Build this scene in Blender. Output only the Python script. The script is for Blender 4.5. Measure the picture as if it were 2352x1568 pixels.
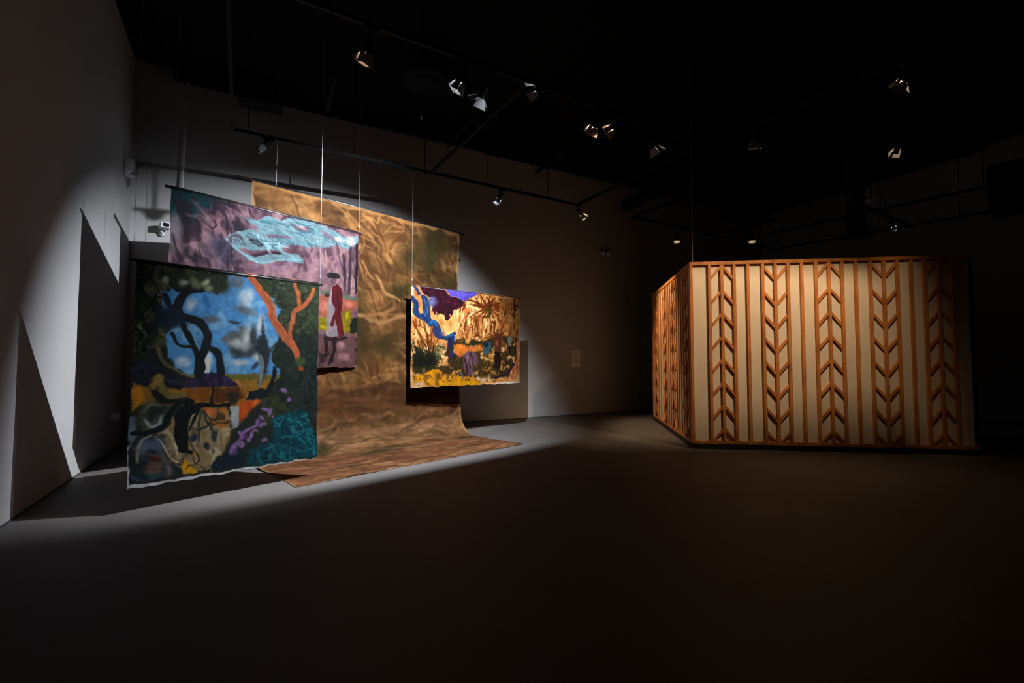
import bpy, bmesh, math, random
import numpy as np
from mathutils import Vector, Matrix

for o in list(bpy.data.objects): bpy.data.objects.remove(o, do_unlink=True)
scene = bpy.context.scene
COL = scene.collection
R = math.radians

# ------------------------------------------------------------------ camera, world, exposure
cam_d = bpy.data.cameras.new('camera')
cam_d.sensor_width = 36.0
cam_d.lens = 1064.3 / 2352 * 36
cam_d.clip_start = 0.05
cam = bpy.data.objects.new('camera', cam_d); COL.objects.link(cam)
cam.location = (0, 0, 1.5)
cam.rotation_euler = (R(90 + 2.503), 0, 0)
scene.camera = cam

world = bpy.data.worlds.new('dark_gallery'); scene.world = world
world.use_nodes = True
world.node_tree.nodes['Background'].inputs[0].default_value = (0.0, 0.0, 0.0, 1)
world.node_tree.nodes['Background'].inputs[1].default_value = 0.0

scene.view_settings.view_transform = 'Standard'
scene.view_settings.look = 'None'
scene.view_settings.gamma = 1.0
scene.view_settings.use_curve_mapping = False
scene.view_settings.exposure = 0.0
scene.cycles.max_bounces = 8
scene.cycles.diffuse_bounces = 4
scene.cycles.sample_clamp_indirect = 2.0

COOL = (0.84, 0.90, 1.0); WARM = (1.0, 0.60, 0.30); AMBER = (1.0, 0.70, 0.42); NEUTRAL = (1.0, 0.80, 0.62)
TRACK_Z = 5.05
# the lamps the room has: name key -> position of lamp mouth, aim point, colour, watts, beam angle, blend, flap openings
# (bottom, top, left, right), spread of the light source, label
LAMPS = [
 ('bank', (-0.40, 5.72, 4.84), (-0.918, 6.24, 4.16), COOL, 3300, 100, 0.62, (34, 60, 60, 60), 0.007, 'cool white spotlight with a bright white V of flaps, right one of a close pair'),
 ('pair', (-0.62, 5.43, 4.85), (-3.0, 5.9, 1.2), COOL, 130, 44, 0.6, (30, 30, 30, 30), 0.02, 'cool white spotlight with a small triangle of lit flap, left one of the close pair'),
 ('vee', (0.30, 5.58, 4.85), (-6.0, 8.4, 3.4), COOL, 60, 40, 0.7, (24, 40, 34, 34), 0.012, 'cool white spotlight with a sideways V of lit flaps beside the crossing track bar'),
 ('slit', (-1.58, 4.90, 4.85), (-3.2, 5.7, 1.2), WARM, 60, 40, 0.7, (24, 24, 24, 24), 0.02, 'warm spotlight showing one thin glowing slit, leftmost lamp under the dark ceiling'),
 ('key', (1.17, 6.47, 4.85), (-0.85, 9.35, 2.1), NEUTRAL, 700, 32, 0.35, (24, 24, 24, 24), 0.012, 'spotlight with a warm white V of flaps, left of a pair above the room centre'),
 ('fill', (1.45, 6.52, 4.85), (-2.8, 8.6, 2.4), WARM, 360, 46, 0.6, (30, 30, 30, 30), 0.012, 'spotlight with a slanted lit flap, right of a pair above the room centre'),
 ('side', (2.23, 7.11, 4.85), (3.9, 8.0, 2.4), AMBER, 10, 70, 0.6, (30, 40, 24, 40), 0.02, 'amber spotlight with two glowing square flaps, before the pavilion corner'),
 ('wash', (3.71, 6.92, 4.85), (4.3, 8.3, 1.0), AMBER, 10, 80, 0.5, (44, 44, 44, 30), 0.014, 'dim spotlight showing a faint orange sliver, above the middle of the lattice pavilion'),
 ('high', (4.68, 5.40, 4.85), (3.7, 8.00, 2.85), AMBER, 560, 112, 1.0, (22, 7, 16, 62), 0.010, 'spotlight showing one small lit slit, highest lamp at the upper right', -21),
 ('far_right', (6.09, 7.17, 4.85), (5.0, 8.2, 1.2), AMBER, 6, 70, 0.6, (40, 40, 40, 40), 0.02, 'warm spotlight with a lit triangular flap, above the right end of the pavilion'),
 ('hanging', (-3.86, 7.06, 4.84), (-4.9, 6.2, 3.2), WARM, 0, 40, 0.5, (8, 8, 8, 8), 0.02, 'dark switched off spotlight under the left end of the long track'),
 ('small', (-0.28, 9.37, 4.84), (-1.6, 8.6, 2.0), COOL, 6, 40, 0.5, (24, 24, 24, 24), 0.015, 'spotlight with a small cool white glint, on the long track above the small banner'),
 ('corner', (1.56, 10.28, 4.80), (3.35, 9.9, 1.7), AMBER, 560, 76, 0.7, (24, 44, 44, 14), 0.012, 'glowing amber spotlight with two bright square flaps, at the corner of the long track'),
 ('rear', (4.42, 12.28, 4.80), (4.3, 10.5, 0.4), AMBER, 2, 50, 0.5, (28, 28, 28, 28), 0.02, 'warm spotlight on the rear track, nearest the hanging wire of the pavilion'),
 ('rear_mid', (6.43, 12.28, 4.80), (6.2, 10.5, 0.4), AMBER, 2, 50, 0.5, (30, 30, 30, 30), 0.02, 'warm spotlight with two glowing spots, on the rear track above the pavilion top'),
 ('rear_right', (9.44, 11.36, 4.85), (11.0, 10.6, 1.0), COOL, 2, 50, 0.5, (20, 20, 20, 20), 0.02, 'dark cylinder spotlight with a small white glint, beside the flared ceiling duct'),
]

# ------------------------------------------------------------------ materials
def lin(c):
    return tuple((x / 255 / 12.92) if x / 255 <= 0.04045 else ((x / 255 + 0.055) / 1.055) ** 2.4 for x in c)


def material(name, rgb, rough=0.6, metal=0.0, spec=0.5, noise=0.0, scale=8.0, bump=0.0, bscale=60.0, dark=None, stretch=None, emit=None, strength=0.0):
    m = bpy.data.materials.new(name); m.use_nodes = True
    nt = m.node_tree; b = nt.nodes['Principled BSDF']
    b.inputs['Base Color'].default_value = (*rgb, 1); b.inputs['Roughness'].default_value = rough
    b.inputs['Metallic'].default_value = metal; b.inputs['Specular IOR Level'].default_value = spec
    tc = nt.nodes.new('ShaderNodeTexCoord'); mp = nt.nodes.new('ShaderNodeMapping')
    nt.links.new(tc.outputs['Object'], mp.inputs['Vector'])
    if stretch: mp.inputs['Scale'].default_value = stretch
    if noise:
        n = nt.nodes.new('ShaderNodeTexNoise'); n.inputs['Scale'].default_value = scale; n.inputs['Detail'].default_value = 6
        nt.links.new(mp.outputs['Vector'], n.inputs['Vector'])
        r = nt.nodes.new('ShaderNodeValToRGB')
        d = dark or tuple(x * (1 - noise) for x in rgb); h = rgb if dark else tuple(min(1, x * (1 + noise)) for x in rgb)
        r.color_ramp.elements[0].color = (*d, 1); r.color_ramp.elements[1].color = (*h, 1)
        r.color_ramp.elements[0].position = 0.3; r.color_ramp.elements[1].position = 0.7
        nt.links.new(n.outputs['Fac'], r.inputs['Fac']); nt.links.new(r.outputs['Color'], b.inputs['Base Color'])
    if bump:
        n2 = nt.nodes.new('ShaderNodeTexNoise'); n2.inputs['Scale'].default_value = bscale; n2.inputs['Detail'].default_value = 4
        nt.links.new(mp.outputs['Vector'], n2.inputs['Vector'])
        bp = nt.nodes.new('ShaderNodeBump'); bp.inputs['Strength'].default_value = bump; bp.inputs['Distance'].default_value = 0.01
        nt.links.new(n2.outputs['Fac'], bp.inputs['Height']); nt.links.new(bp.outputs['Normal'], b.inputs['Normal'])
    if emit:
        b.inputs['Emission Color'].default_value = (*emit, 1); b.inputs['Emission Strength'].default_value = strength
    return m


def canvas_material(name, weave=900.0, crease=0.25):
    # painted cloth: the pigment is stored per point, the weave and the creases are procedural
    m = bpy.data.materials.new(name); m.use_nodes = True
    nt = m.node_tree; b = nt.nodes['Principled BSDF']
    b.inputs['Roughness'].default_value = 0.8; b.inputs['Specular IOR Level'].default_value = 0.08
    a = nt.nodes.new('ShaderNodeAttribute'); a.attribute_name = 'pigment'
    tc = nt.nodes.new('ShaderNodeTexCoord')
    n = nt.nodes.new('ShaderNodeTexNoise'); n.inputs['Scale'].default_value = 14; n.inputs['Detail'].default_value = 5
    nt.links.new(tc.outputs['Object'], n.inputs['Vector'])
    mr = nt.nodes.new('ShaderNodeMapRange'); mr.inputs['To Min'].default_value = 0.88; mr.inputs['To Max'].default_value = 1.12
    nt.links.new(n.outputs['Fac'], mr.inputs['Value'])
    mx = nt.nodes.new('ShaderNodeVectorMath'); mx.operation = 'SCALE'
    nt.links.new(a.outputs['Color'], mx.inputs[0]); nt.links.new(mr.outputs['Result'], mx.inputs['Scale'])
    nt.links.new(mx.outputs['Vector'], b.inputs['Base Color'])
    n2 = nt.nodes.new('ShaderNodeTexNoise'); n2.inputs['Scale'].default_value = 5; n2.inputs['Detail'].default_value = 6; n2.inputs['Distortion'].default_value = 0.6
    nt.links.new(tc.outputs['Object'], n2.inputs['Vector'])
    bp = nt.nodes.new('ShaderNodeBump'); bp.inputs['Strength'].default_value = crease; bp.inputs['Distance'].default_value = 0.03
    nt.links.new(n2.outputs['Fac'], bp.inputs['Height']); nt.links.new(bp.outputs['Normal'], b.inputs['Normal'])
    return m


M = {}
M['wall'] = material('white_wall_paint', (0.40, 0.385, 0.375), 0.85, spec=0.2, noise=0.03, scale=1.5, bump=0.05, bscale=120)
M['floor'] = material('grey_concrete', (0.112, 0.102, 0.094), 0.62, spec=0.3, noise=0.09, scale=1.3, bump=0.06, bscale=14)
M['ceiling'] = material('black_ceiling_paint', (0.006, 0.006, 0.006), 0.9, spec=0.1, noise=0.2, scale=2)
M['black'] = material('black_metal', (0.006, 0.006, 0.006), 0.6, spec=0.12, noise=0.2, scale=20)
M['track'] = material('track_metal', (0.004, 0.004, 0.004), 0.6, spec=0.12, noise=0.2, scale=12)
M['duct'] = material('black_painted_duct', (0.008, 0.008, 0.008), 0.7, spec=0.3, noise=0.3, scale=5)
M['flap'] = material('flap_metal', (0.14, 0.14, 0.14), 0.5, spec=0.2, noise=0.1, scale=30)
M['wood'] = material('orange_pine', lin((214, 142, 74)), 0.5, spec=0.4, noise=0.3, scale=9, dark=lin((166, 96, 42)), stretch=(1, 1, 0.25), bump=0.05, bscale=40)
M['panel'] = material('cream_wall_panel', lin((226, 212, 192)), 0.9, spec=0.1, noise=0.03, scale=3, bump=0.08, bscale=200)
M['plinth'] = material('black_plinth', (0.008, 0.007, 0.006), 0.7, noise=0.2, scale=6)
M['felt'] = material('matte_black', (0.0012, 0.0012, 0.0012), 0.9, spec=0.0, noise=0.2, scale=30)
M['rod'] = material('black_rod', (0.012, 0.011, 0.011), 0.4, noise=0.2, scale=25)
M['wire'] = material('steel_wire', (0.30, 0.29, 0.27), 0.45, metal=0.3, noise=0.1, scale=40)
M['cable'] = material('white_cable', (0.72, 0.71, 0.70), 0.5, noise=0.05, scale=30)
M['white'] = material('white_plastic', (0.72, 0.72, 0.74), 0.4, noise=0.03, scale=20)
M['grey'] = material('grey_plastic', (0.28, 0.27, 0.26), 0.5, noise=0.06, scale=20)
M['glass'] = material('dark_glass', (0.01, 0.01, 0.012), 0.08, spec=0.8, noise=0.1, scale=20)
M['paper'] = material('label_paper', (0.74, 0.72, 0.69), 0.8, noise=0.03, scale=12)
M['ink'] = material('printed_ink', (0.05, 0.05, 0.05), 0.7, noise=0.1, scale=30)
M['canvas'] = canvas_material('painted_canvas')
M['canvas_big'] = canvas_material('painted_backdrop_canvas', crease=0.55)
M['skirting'] = material('grey_joint', (0.05, 0.048, 0.046), 0.8, noise=0.1, scale=9)

# ------------------------------------------------------------------ helpers
def obj(name, bm, mat, parent=None, smooth=False, mw=None):
    me = bpy.data.meshes.new(name); bm.to_mesh(me); bm.free()
    if smooth:
        for p in me.polygons: p.use_smooth = True
    me.materials.append(mat)
    o = bpy.data.objects.new(name, me); COL.objects.link(o)
    if mw is not None: o.matrix_world = mw
    if parent is not None: o.parent = parent
    return o


def tag(o, label, cat, group=None):
    o['label'] = label; o['category'] = cat
    if group: o['group'] = group
    return o


def empty(name, loc=(0, 0, 0), rot=(0, 0, 0)):
    o = bpy.data.objects.new(name, None); COL.objects.link(o)
    o.location = loc; o.rotation_euler = rot; o.empty_display_size = 0.2
    return o


def struct(o):
    o['kind'] = 'structure'; return o


def add_box(bm, x0, x1, y0, y1, z0, z1, mat=None, bevel=0.0):
    vs = [bm.verts.new(p) for p in ((x0, y0, z0), (x1, y0, z0), (x1, y1, z0), (x0, y1, z0), (x0, y0, z1), (x1, y0, z1), (x1, y1, z1), (x0, y1, z1))]
    fs = [bm.faces.new([vs[i] for i in f]) for f in ((3, 2, 1, 0), (4, 5, 6, 7), (0, 1, 5, 4), (1, 2, 6, 5), (2, 3, 7, 6), (3, 0, 4, 7))]
    if bevel:
        es = list({e for f in fs for e in f.edges})
        bmesh.ops.bevel(bm, geom=es, offset=bevel, segments=2, affect='EDGES', profile=0.5)
    if mat is not None:
        for v in (vs if not bevel else bm.verts): v.co = mat @ v.co
    return bm


def box(x0, x1, y0, y1, z0, z1, bevel=0.0):
    return add_box(bmesh.new(), x0, x1, y0, y1, z0, z1, None, bevel)


def add_tube(bm, a, b, r0, r1=None, n=12, caps=True):
    a = Vector(a); b = Vector(b); r1 = r0 if r1 is None else r1
    d = (b - a).normalized(); q = d.to_track_quat('Z', 'Y')
    ra = [bm.verts.new(a + q @ Vector((r0 * math.cos(2 * math.pi * i / n), r0 * math.sin(2 * math.pi * i / n), 0))) for i in range(n)]
    rb = [bm.verts.new(b + q @ Vector((r1 * math.cos(2 * math.pi * i / n), r1 * math.sin(2 * math.pi * i / n), 0))) for i in range(n)]
    for i in range(n): bm.faces.new((ra[i], ra[(i + 1) % n], rb[(i + 1) % n], rb[i]))
    if caps: bm.faces.new(ra[::-1]); bm.faces.new(rb)
    return bm


def tube(a, b, r0, r1=None, n=12): return add_tube(bmesh.new(), a, b, r0, r1, n)


def lathe(profile, n=24):
    bm = bmesh.new(); rings = []
    for r, z in profile:
        rings.append([bm.verts.new((r * math.cos(2 * math.pi * i / n), r * math.sin(2 * math.pi * i / n), z)) for i in range(n)])
    for a, b in zip(rings, rings[1:]):
        for i in range(n): bm.faces.new((a[i], a[(i + 1) % n], b[(i + 1) % n], b[i]))
    bm.faces.new(rings[0][::-1]); bm.faces.new(rings[-1])
    return bm


def add_bar(bm, a, b, w, h):
    # rectangular bar between two points, w across, h upright
    a = Vector(a); b = Vector(b); d = (b - a); L = d.length; d.normalize()
    s = Vector((0, 0, 1)).cross(d)
    s = s.normalized() if s.length > 1e-4 else Vector((1, 0, 0))
    u = d.cross(s)
    mt = Matrix((d, s, u)).transposed().to_4x4(); mt.translation = a
    n0 = len(bm.verts)
    vs = [bm.verts.new(mt @ Vector(p)) for p in ((0, -w / 2, -h / 2), (L, -w / 2, -h / 2), (L, w / 2, -h / 2), (0, w / 2, -h / 2), (0, -w / 2, h / 2), (L, -w / 2, h / 2), (L, w / 2, h / 2), (0, w / 2, h / 2))]
    for f in ((3, 2, 1, 0), (4, 5, 6, 7), (0, 1, 5, 4), (1, 2, 6, 5), (2, 3, 7, 6), (3, 0, 4, 7)): bm.faces.new([vs[i] for i in f])
    return bm


# ------------------------------------------------------------------ the room
LEFT_BACK = (-7.07, 8.47); RIGHT_BACK = (9.38, 17.16)
RIGHT_FRONT = (20.4, -1.9); LEFT_FRONT = (0.96, -5.37)
CEIL = 7.18


def wall(name, a, b, h=CEIL, th=0.2):
    a = Vector((*a, 0)); b = Vector((*b, 0)); d = (b - a).normalized(); n = Vector((-d.y, d.x, 0))   # outward
    bm = bmesh.new(); pts = [a - d * th, b + d * th, b + d * th + n * th, a - d * th + n * th]
    lo = [bm.verts.new(p) for p in pts]; hi = [bm.verts.new(p + Vector((0, 0, h))) for p in pts]
    bm.faces.new(lo[::-1]); bm.faces.new(hi)
    for i in range(4): bm.faces.new((lo[i], lo[(i + 1) % 4], hi[(i + 1) % 4], hi[i]))
    bmesh.ops.recalc_face_normals(bm, faces=bm.faces[:])
    return struct(obj(name, bm, M['wall']))


wall('wall_left', LEFT_FRONT, LEFT_BACK)
wall('wall_back', LEFT_BACK, RIGHT_BACK)
wall('wall_right', RIGHT_BACK, RIGHT_FRONT)
wall('wall_front', RIGHT_FRONT, LEFT_FRONT)
fl = bmesh.new()
q = [(-9.5, 8.6), (9.5, 19.5), (23, -2.5), (1, -7.5)]
lo = [fl.verts.new((*p, -0.1)) for p in q]; hi = [fl.verts.new((*p, 0)) for p in q]
fl.faces.new(lo[::-1]); fl.faces.new(hi)
for i in range(4): fl.faces.new((lo[i], lo[(i + 1) % 4], hi[(i + 1) % 4], hi[i]))
bmesh.ops.recalc_face_normals(fl, faces=fl.faces[:])
struct(obj('floor', fl, M['floor']))
cl = bmesh.new()
lo = [cl.verts.new((*p, CEIL)) for p in q]; hi = [cl.verts.new((*p, CEIL + 0.1)) for p in q]
cl.faces.new(lo[::-1]); cl.faces.new(hi)
for i in range(4): cl.faces.new((lo[i], lo[(i + 1) % 4], hi[(i + 1) % 4], hi[i]))
bmesh.ops.recalc_face_normals(cl, faces=cl.faces[:])
struct(obj('ceiling', cl, M['ceiling']))

BD = Vector((RIGHT_BACK[0] - LEFT_BACK[0], RIGHT_BACK[1] - LEFT_BACK[1], 0)).normalized()   # along the back wall
BN = Vector((BD.y, -BD.x, 0))                                                               # out of the back wall into the room
LB = Vector((*LEFT_BACK, 0))
LD = Vector((LEFT_FRONT[0] - LEFT_BACK[0], LEFT_FRONT[1] - LEFT_BACK[1], 0)).normalized()
LN = Vector((-LD.y, LD.x, 0))


def back_frame(s, z, off=0.0):
    mt = Matrix((BD, BN * -1, Vector((0, 0, 1)))).transposed().to_4x4(); mt.translation = LB + BD * s + BN * off + Vector((0, 0, z)); return mt


def left_frame(s, z, off=0.0):
    # local x runs towards the back corner, local -y out of the wall
    mt = Matrix((LD * -1, LN * -1, Vector((0, 0, 1)))).transposed().to_4x4(); mt.translation = LB + LD * s + LN * off + Vector((0, 0, z)); return mt


def soffit(name, s0, s1, d0, d1, z0, z1, mat='ceiling'):
    return struct(obj(name, box(s0, s1, -d1, -d0, z0, z1), M[mat], mw=back_frame(0, 0)))


# dark boards under the ceiling, running along the back wall
soffit('trim_1', 0.62, 7.20, 0.0, 6.0, 6.93, CEIL - 0.002)
soffit('trim_2', 7.20, 18.4, 0.0, 6.0, 6.90, CEIL - 0.002)
# dark joint where walls meet the floor
struct(obj('baseboard_back', box(0.0, 18.5, -0.012, 0.0, 0, 0.018), M['skirting'], mw=back_frame(0, 0)))
struct(obj('baseboard_left', box(-15.5, 0.0, -0.012, 0.0, 0, 0.018), M['skirting'], mw=left_frame(0, 0)))

# ------------------------------------------------------------------ painted canvases
def vnoise(X, Y, scale, seed, octaves=3):
    # smooth value noise, 0..1
    out = np.zeros_like(X); amp = 1.0; tot = 0.0
    for o in range(octaves):
        rng = np.random.RandomState(seed * 17 + o)
        lat = rng.rand(97, 97)
        gx = X / scale * (2 ** o) + rng.rand() * 50 + 100; gy = Y / scale * (2 ** o) + rng.rand() * 50 + 100
        ix = np.floor(gx).astype(int); iy = np.floor(gy).astype(int)
        fx = gx - ix; fy = gy - iy
        fx = fx * fx * (3 - 2 * fx); fy = fy * fy * (3 - 2 * fy)
        a = lat[iy % 97, ix % 97]; b = lat[iy % 97, (ix + 1) % 97]
        c = lat[(iy + 1) % 97, ix % 97]; d = lat[(iy + 1) % 97, (ix + 1) % 97]
        out += amp * ((a * (1 - fx) + b * fx) * (1 - fy) + (c * (1 - fx) + d * fx) * fy)
        tot += amp; amp *= 0.5
    return out / tot


def smooth(e0, e1, x):
    t = np.clip((x - e0) / (e1 - e0 + 1e-9), 0, 1)
    return t * t * (3 - 2 * t)


def spline(pts, n=7):
    # Catmull-Rom through rows of numbers
    p = np.array(pts, float)
    if len(p) < 3: return p
    q = np.vstack([2 * p[0] - p[1], p, 2 * p[-1] - p[-2]])
    out = []
    for i in range(1, len(q) - 2):
        for t in np.arange(n) / n:
            a, b, c, d = q[i - 1], q[i], q[i + 1], q[i + 2]
            out.append(0.5 * (2 * b + (c - a) * t + (2 * a - 5 * b + 4 * c - d) * t * t + (3 * b - a - 3 * c + d) * t ** 3))
    out.append(p[-1])
    return np.array(out)


def paint(nu, nv, aspect, base, ops, seed=1, warp=5.0, brush=0.12):
    # lays brushed colour over a canvas sampled at nu x nv points; returns linear albedo, row by row from the top
    u = np.linspace(0, 1000, nu); v = np.linspace(0, 1000, nv)
    V0, U0 = np.meshgrid(v, u, indexing='ij'); U0 = U0 * aspect
    U = U0 + warp * 2 * (vnoise(U0, V0, 38, seed, 2) - 0.5) * 2
    V = V0 + warp * 2 * (vnoise(U0, V0, 38, seed + 1, 2) - 0.5) * 2
    C = np.empty((nv, nu, 3)); C[:] = np.array(base) / 255.0
    su = (nu - 1) / (1000.0 * aspect); sv = (nv - 1) / 1000.0

    def window(x0, x1, y0, y1, pad):
        a = max(int((y0 - pad) * sv), 0); b = min(int((y1 + pad) * sv) + 2, nv)
        c = max(int((x0 - pad) * su), 0); d = min(int((x1 + pad) * su) + 2, nu)
        return slice(a, b), slice(c, d)

    def lay(w, m, col):
        if C[w].size: C[w] += m[..., None] * (np.array(col) / 255.0 - C[w])

    def poly_mask(pts, soft, jag, w, sd):
        x = U[w]; y = V[w]
        if jag:
            x = x + jag * 2 * (vnoise(x, y, 14, sd, 2) - 0.5); y = y + jag * 2 * (vnoise(x, y, 14, sd + 1, 2) - 0.5)
        ins = np.zeros(x.shape, bool); dist = np.full(x.shape, 1e9)
        n = len(pts)
        for i in range(n):
            (ax, ay), (bx, by) = pts[i], pts[(i + 1) % n]
            c = ((ay > y) != (by > y)) & (x < (bx - ax) * (y - ay) / ((by - ay) or 1e-9) + ax)
            ins ^= c
            ex, ey = bx - ax, by - ay
            t = np.clip(((x - ax) * ex + (y - ay) * ey) / (ex * ex + ey * ey + 1e-9), 0, 1)
            dist = np.minimum(dist, (x - ax - t * ex) ** 2 + (y - ay - t * ey) ** 2)
        dd = np.sqrt(dist) * np.where(ins, 1, -1)
        return smooth(-soft, soft, dd)

    def stroke(pts, col, soft, op=1.0):
        p = np.array(pts, float); p[:, 0] *= 1
        r = p[:, 2].max() / 2
        w = window(p[:, 0].min(), p[:, 0].max(), p[:, 1].min(), p[:, 1].max(), r + soft + 2 * warp)
        x = U[w]; y = V[w]
        if not x.size: return
        m = np.zeros(x.shape)
        for i in range(len(p) - 1):
            ax, ay, aw = p[i]; bx, by, bw = p[i + 1]; ex, ey = bx - ax, by - ay
            t = np.clip(((x - ax) * ex + (y - ay) * ey) / (ex * ex + ey * ey + 1e-9), 0, 1)
            d = np.hypot(x - ax - t * ex, y - ay - t * ey)
            m = np.maximum(m, 1 - smooth(-soft, soft, d - (aw + (bw - aw) * t) / 2))
        lay(w, m * op, col)

    for k, op in enumerate(ops):
        kind = op[0]; sd = seed * 31 + k * 3
        if kind == 'P':          # filled shape: colour, edge softness, edge raggedness, points
            _, col, soft, jag, pts = op
            pts = [(x * aspect, y) for x, y in pts]
            xs = [p[0] for p in pts]; ys = [p[1] for p in pts]
            w = window(min(xs), max(xs), min(ys), max(ys), soft + jag + 2 * warp)
            if U[w].size: lay(w, poly_mask(pts, soft, jag, w, sd), col)
        elif kind == 'L':        # long stroke: colour, softness, points with widths
            _, col, soft, pts = op
            stroke(spline([(x * aspect, y, ww) for x, y, ww in pts]), col, soft)
        elif kind == 'D':        # dabs: colour, softness, (x, y, rx, ry, angle)
            _, col, soft, dabs = op
            for x0, y0, rx, ry, an in dabs:
                x0 *= aspect; r = max(rx, ry) * (1 + soft)
                w = window(x0 - r, x0 + r, y0 - r, y0 + r, 2 * warp)
                x = U[w] - x0; y = V[w] - y0
                if not x.size: continue
                ca, sa = math.cos(math.radians(an)), math.sin(math.radians(an))
                d = np.hypot((x * ca + y * sa) / rx, (-x * sa + y * ca) / ry)
                lay(w, 1 - smooth(1 - soft, 1 + soft, d), col)
        elif kind == 'S':        # many short strokes in a region: colours, count, length, width, angle, spread, opacity, points
            _, cols, n, ln, wd, ang, spr, opa, pts = op
            rng = np.random.RandomState(sd)
            pts = [(x * aspect, y) for x, y in pts]
            xs = [p[0] for p in pts]; ys = [p[1] for p in pts]
            got = 0
            for _try in range(n * 6):
                if got >= n: break
                x = rng.uniform(min(xs), max(xs)); y = rng.uniform(min(ys), max(ys)); ins = False
                for i in range(len(pts)):
                    (ax, ay), (bx, by) = pts[i], pts[(i + 1) % len(pts)]
                    if (ay > y) != (by > y) and x < (bx - ax) * (y - ay) / (by - ay) + ax: ins = not ins
                if not ins: continue
                got += 1
                a = math.radians(ang + rng.uniform(-spr, spr)); l = ln * rng.uniform(.5, 1.3) / 2; b = a + rng.uniform(-.6, .6)
                q = [(x - l * math.cos(a), y - l * math.sin(a), wd * .5), (x, y, wd * rng.uniform(.7, 1.3)), (x + l * math.cos(b), y + l * math.sin(b), wd * .35)]
                stroke(spline(q, 4), cols[rng.randint(len(cols))], wd * .35, opa)
        elif kind == 'M':        # mottling: colour, scale, threshold, softness, opacity, points or None, stretch
            _, col, sc, thr, soft, opa, pts, st = op
            if pts is None: w = (slice(0, nv), slice(0, nu)); m = 1.0
            else:
                pts = [(x * aspect, y) for x, y in pts]
                xs = [p[0] for p in pts]; ys = [p[1] for p in pts]
                w = window(min(xs), max(xs), min(ys), max(ys), 20 + 2 * warp)
                m = poly_mask(pts, 14, 8, w, sd)
            x = U[w]; y = V[w]
            wx = x + sc * .8 * (vnoise(x, y, sc * 1.3, sd + 5, 2) - .5); wy = y + sc * .8 * (vnoise(x, y, sc * 1.3, sd + 6, 2) - .5)
            n_ = vnoise(wx * st, wy / st, sc, sd + 7, 3)
            lay(w, m * smooth(thr - soft, thr + soft, n_) * opa, col)
        elif kind == 'V':        # vein-like lines wandering through a region: colour, scale, width, opacity, points, stretch, angle
            _, col, sc, wd, opa, pts, st, ang = op
            pts = [(x * aspect, y) for x, y in pts]
            xs = [p[0] for p in pts]; ys = [p[1] for p in pts]
            w = window(min(xs), max(xs), min(ys), max(ys), 20 + 2 * warp)
            m = poly_mask(pts, 12, 8, w, sd)
            x = U[w]; y = V[w]; ca, sa = math.cos(math.radians(ang)), math.sin(math.radians(ang))
            a = (x * ca + y * sa) / st; b = -x * sa + y * ca
            a = a + sc * .5 * (vnoise(x, y, sc * 1.5, sd + 5, 2) - .5); b = b + sc * .5 * (vnoise(x, y, sc * 1.5, sd + 6, 2) - .5)
            r = np.minimum(np.abs(vnoise(a, b, sc, sd + 7, 2) - .5), np.abs(vnoise(a, b, sc * 1.3, sd + 9, 2) - .47) * 1.2)
            lay(w, m * (1 - smooth(wd * .4, wd, r)) * opa, col)
    # the brush's own unevenness
    f = 1 + brush * 2 * (vnoise(U0 * .9 + V0 * .5, V0 * .9 - U0 * .5, 16, seed + 50, 3) - .5) + brush * (vnoise(U0, V0, 60, seed + 51, 2) - .5) * 2
    C = np.clip(C * f[..., None], 0.002, 1)
    return np.where(C <= 0.04045, C / 12.92, ((C + 0.055) / 1.055) ** 2.4)

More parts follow.
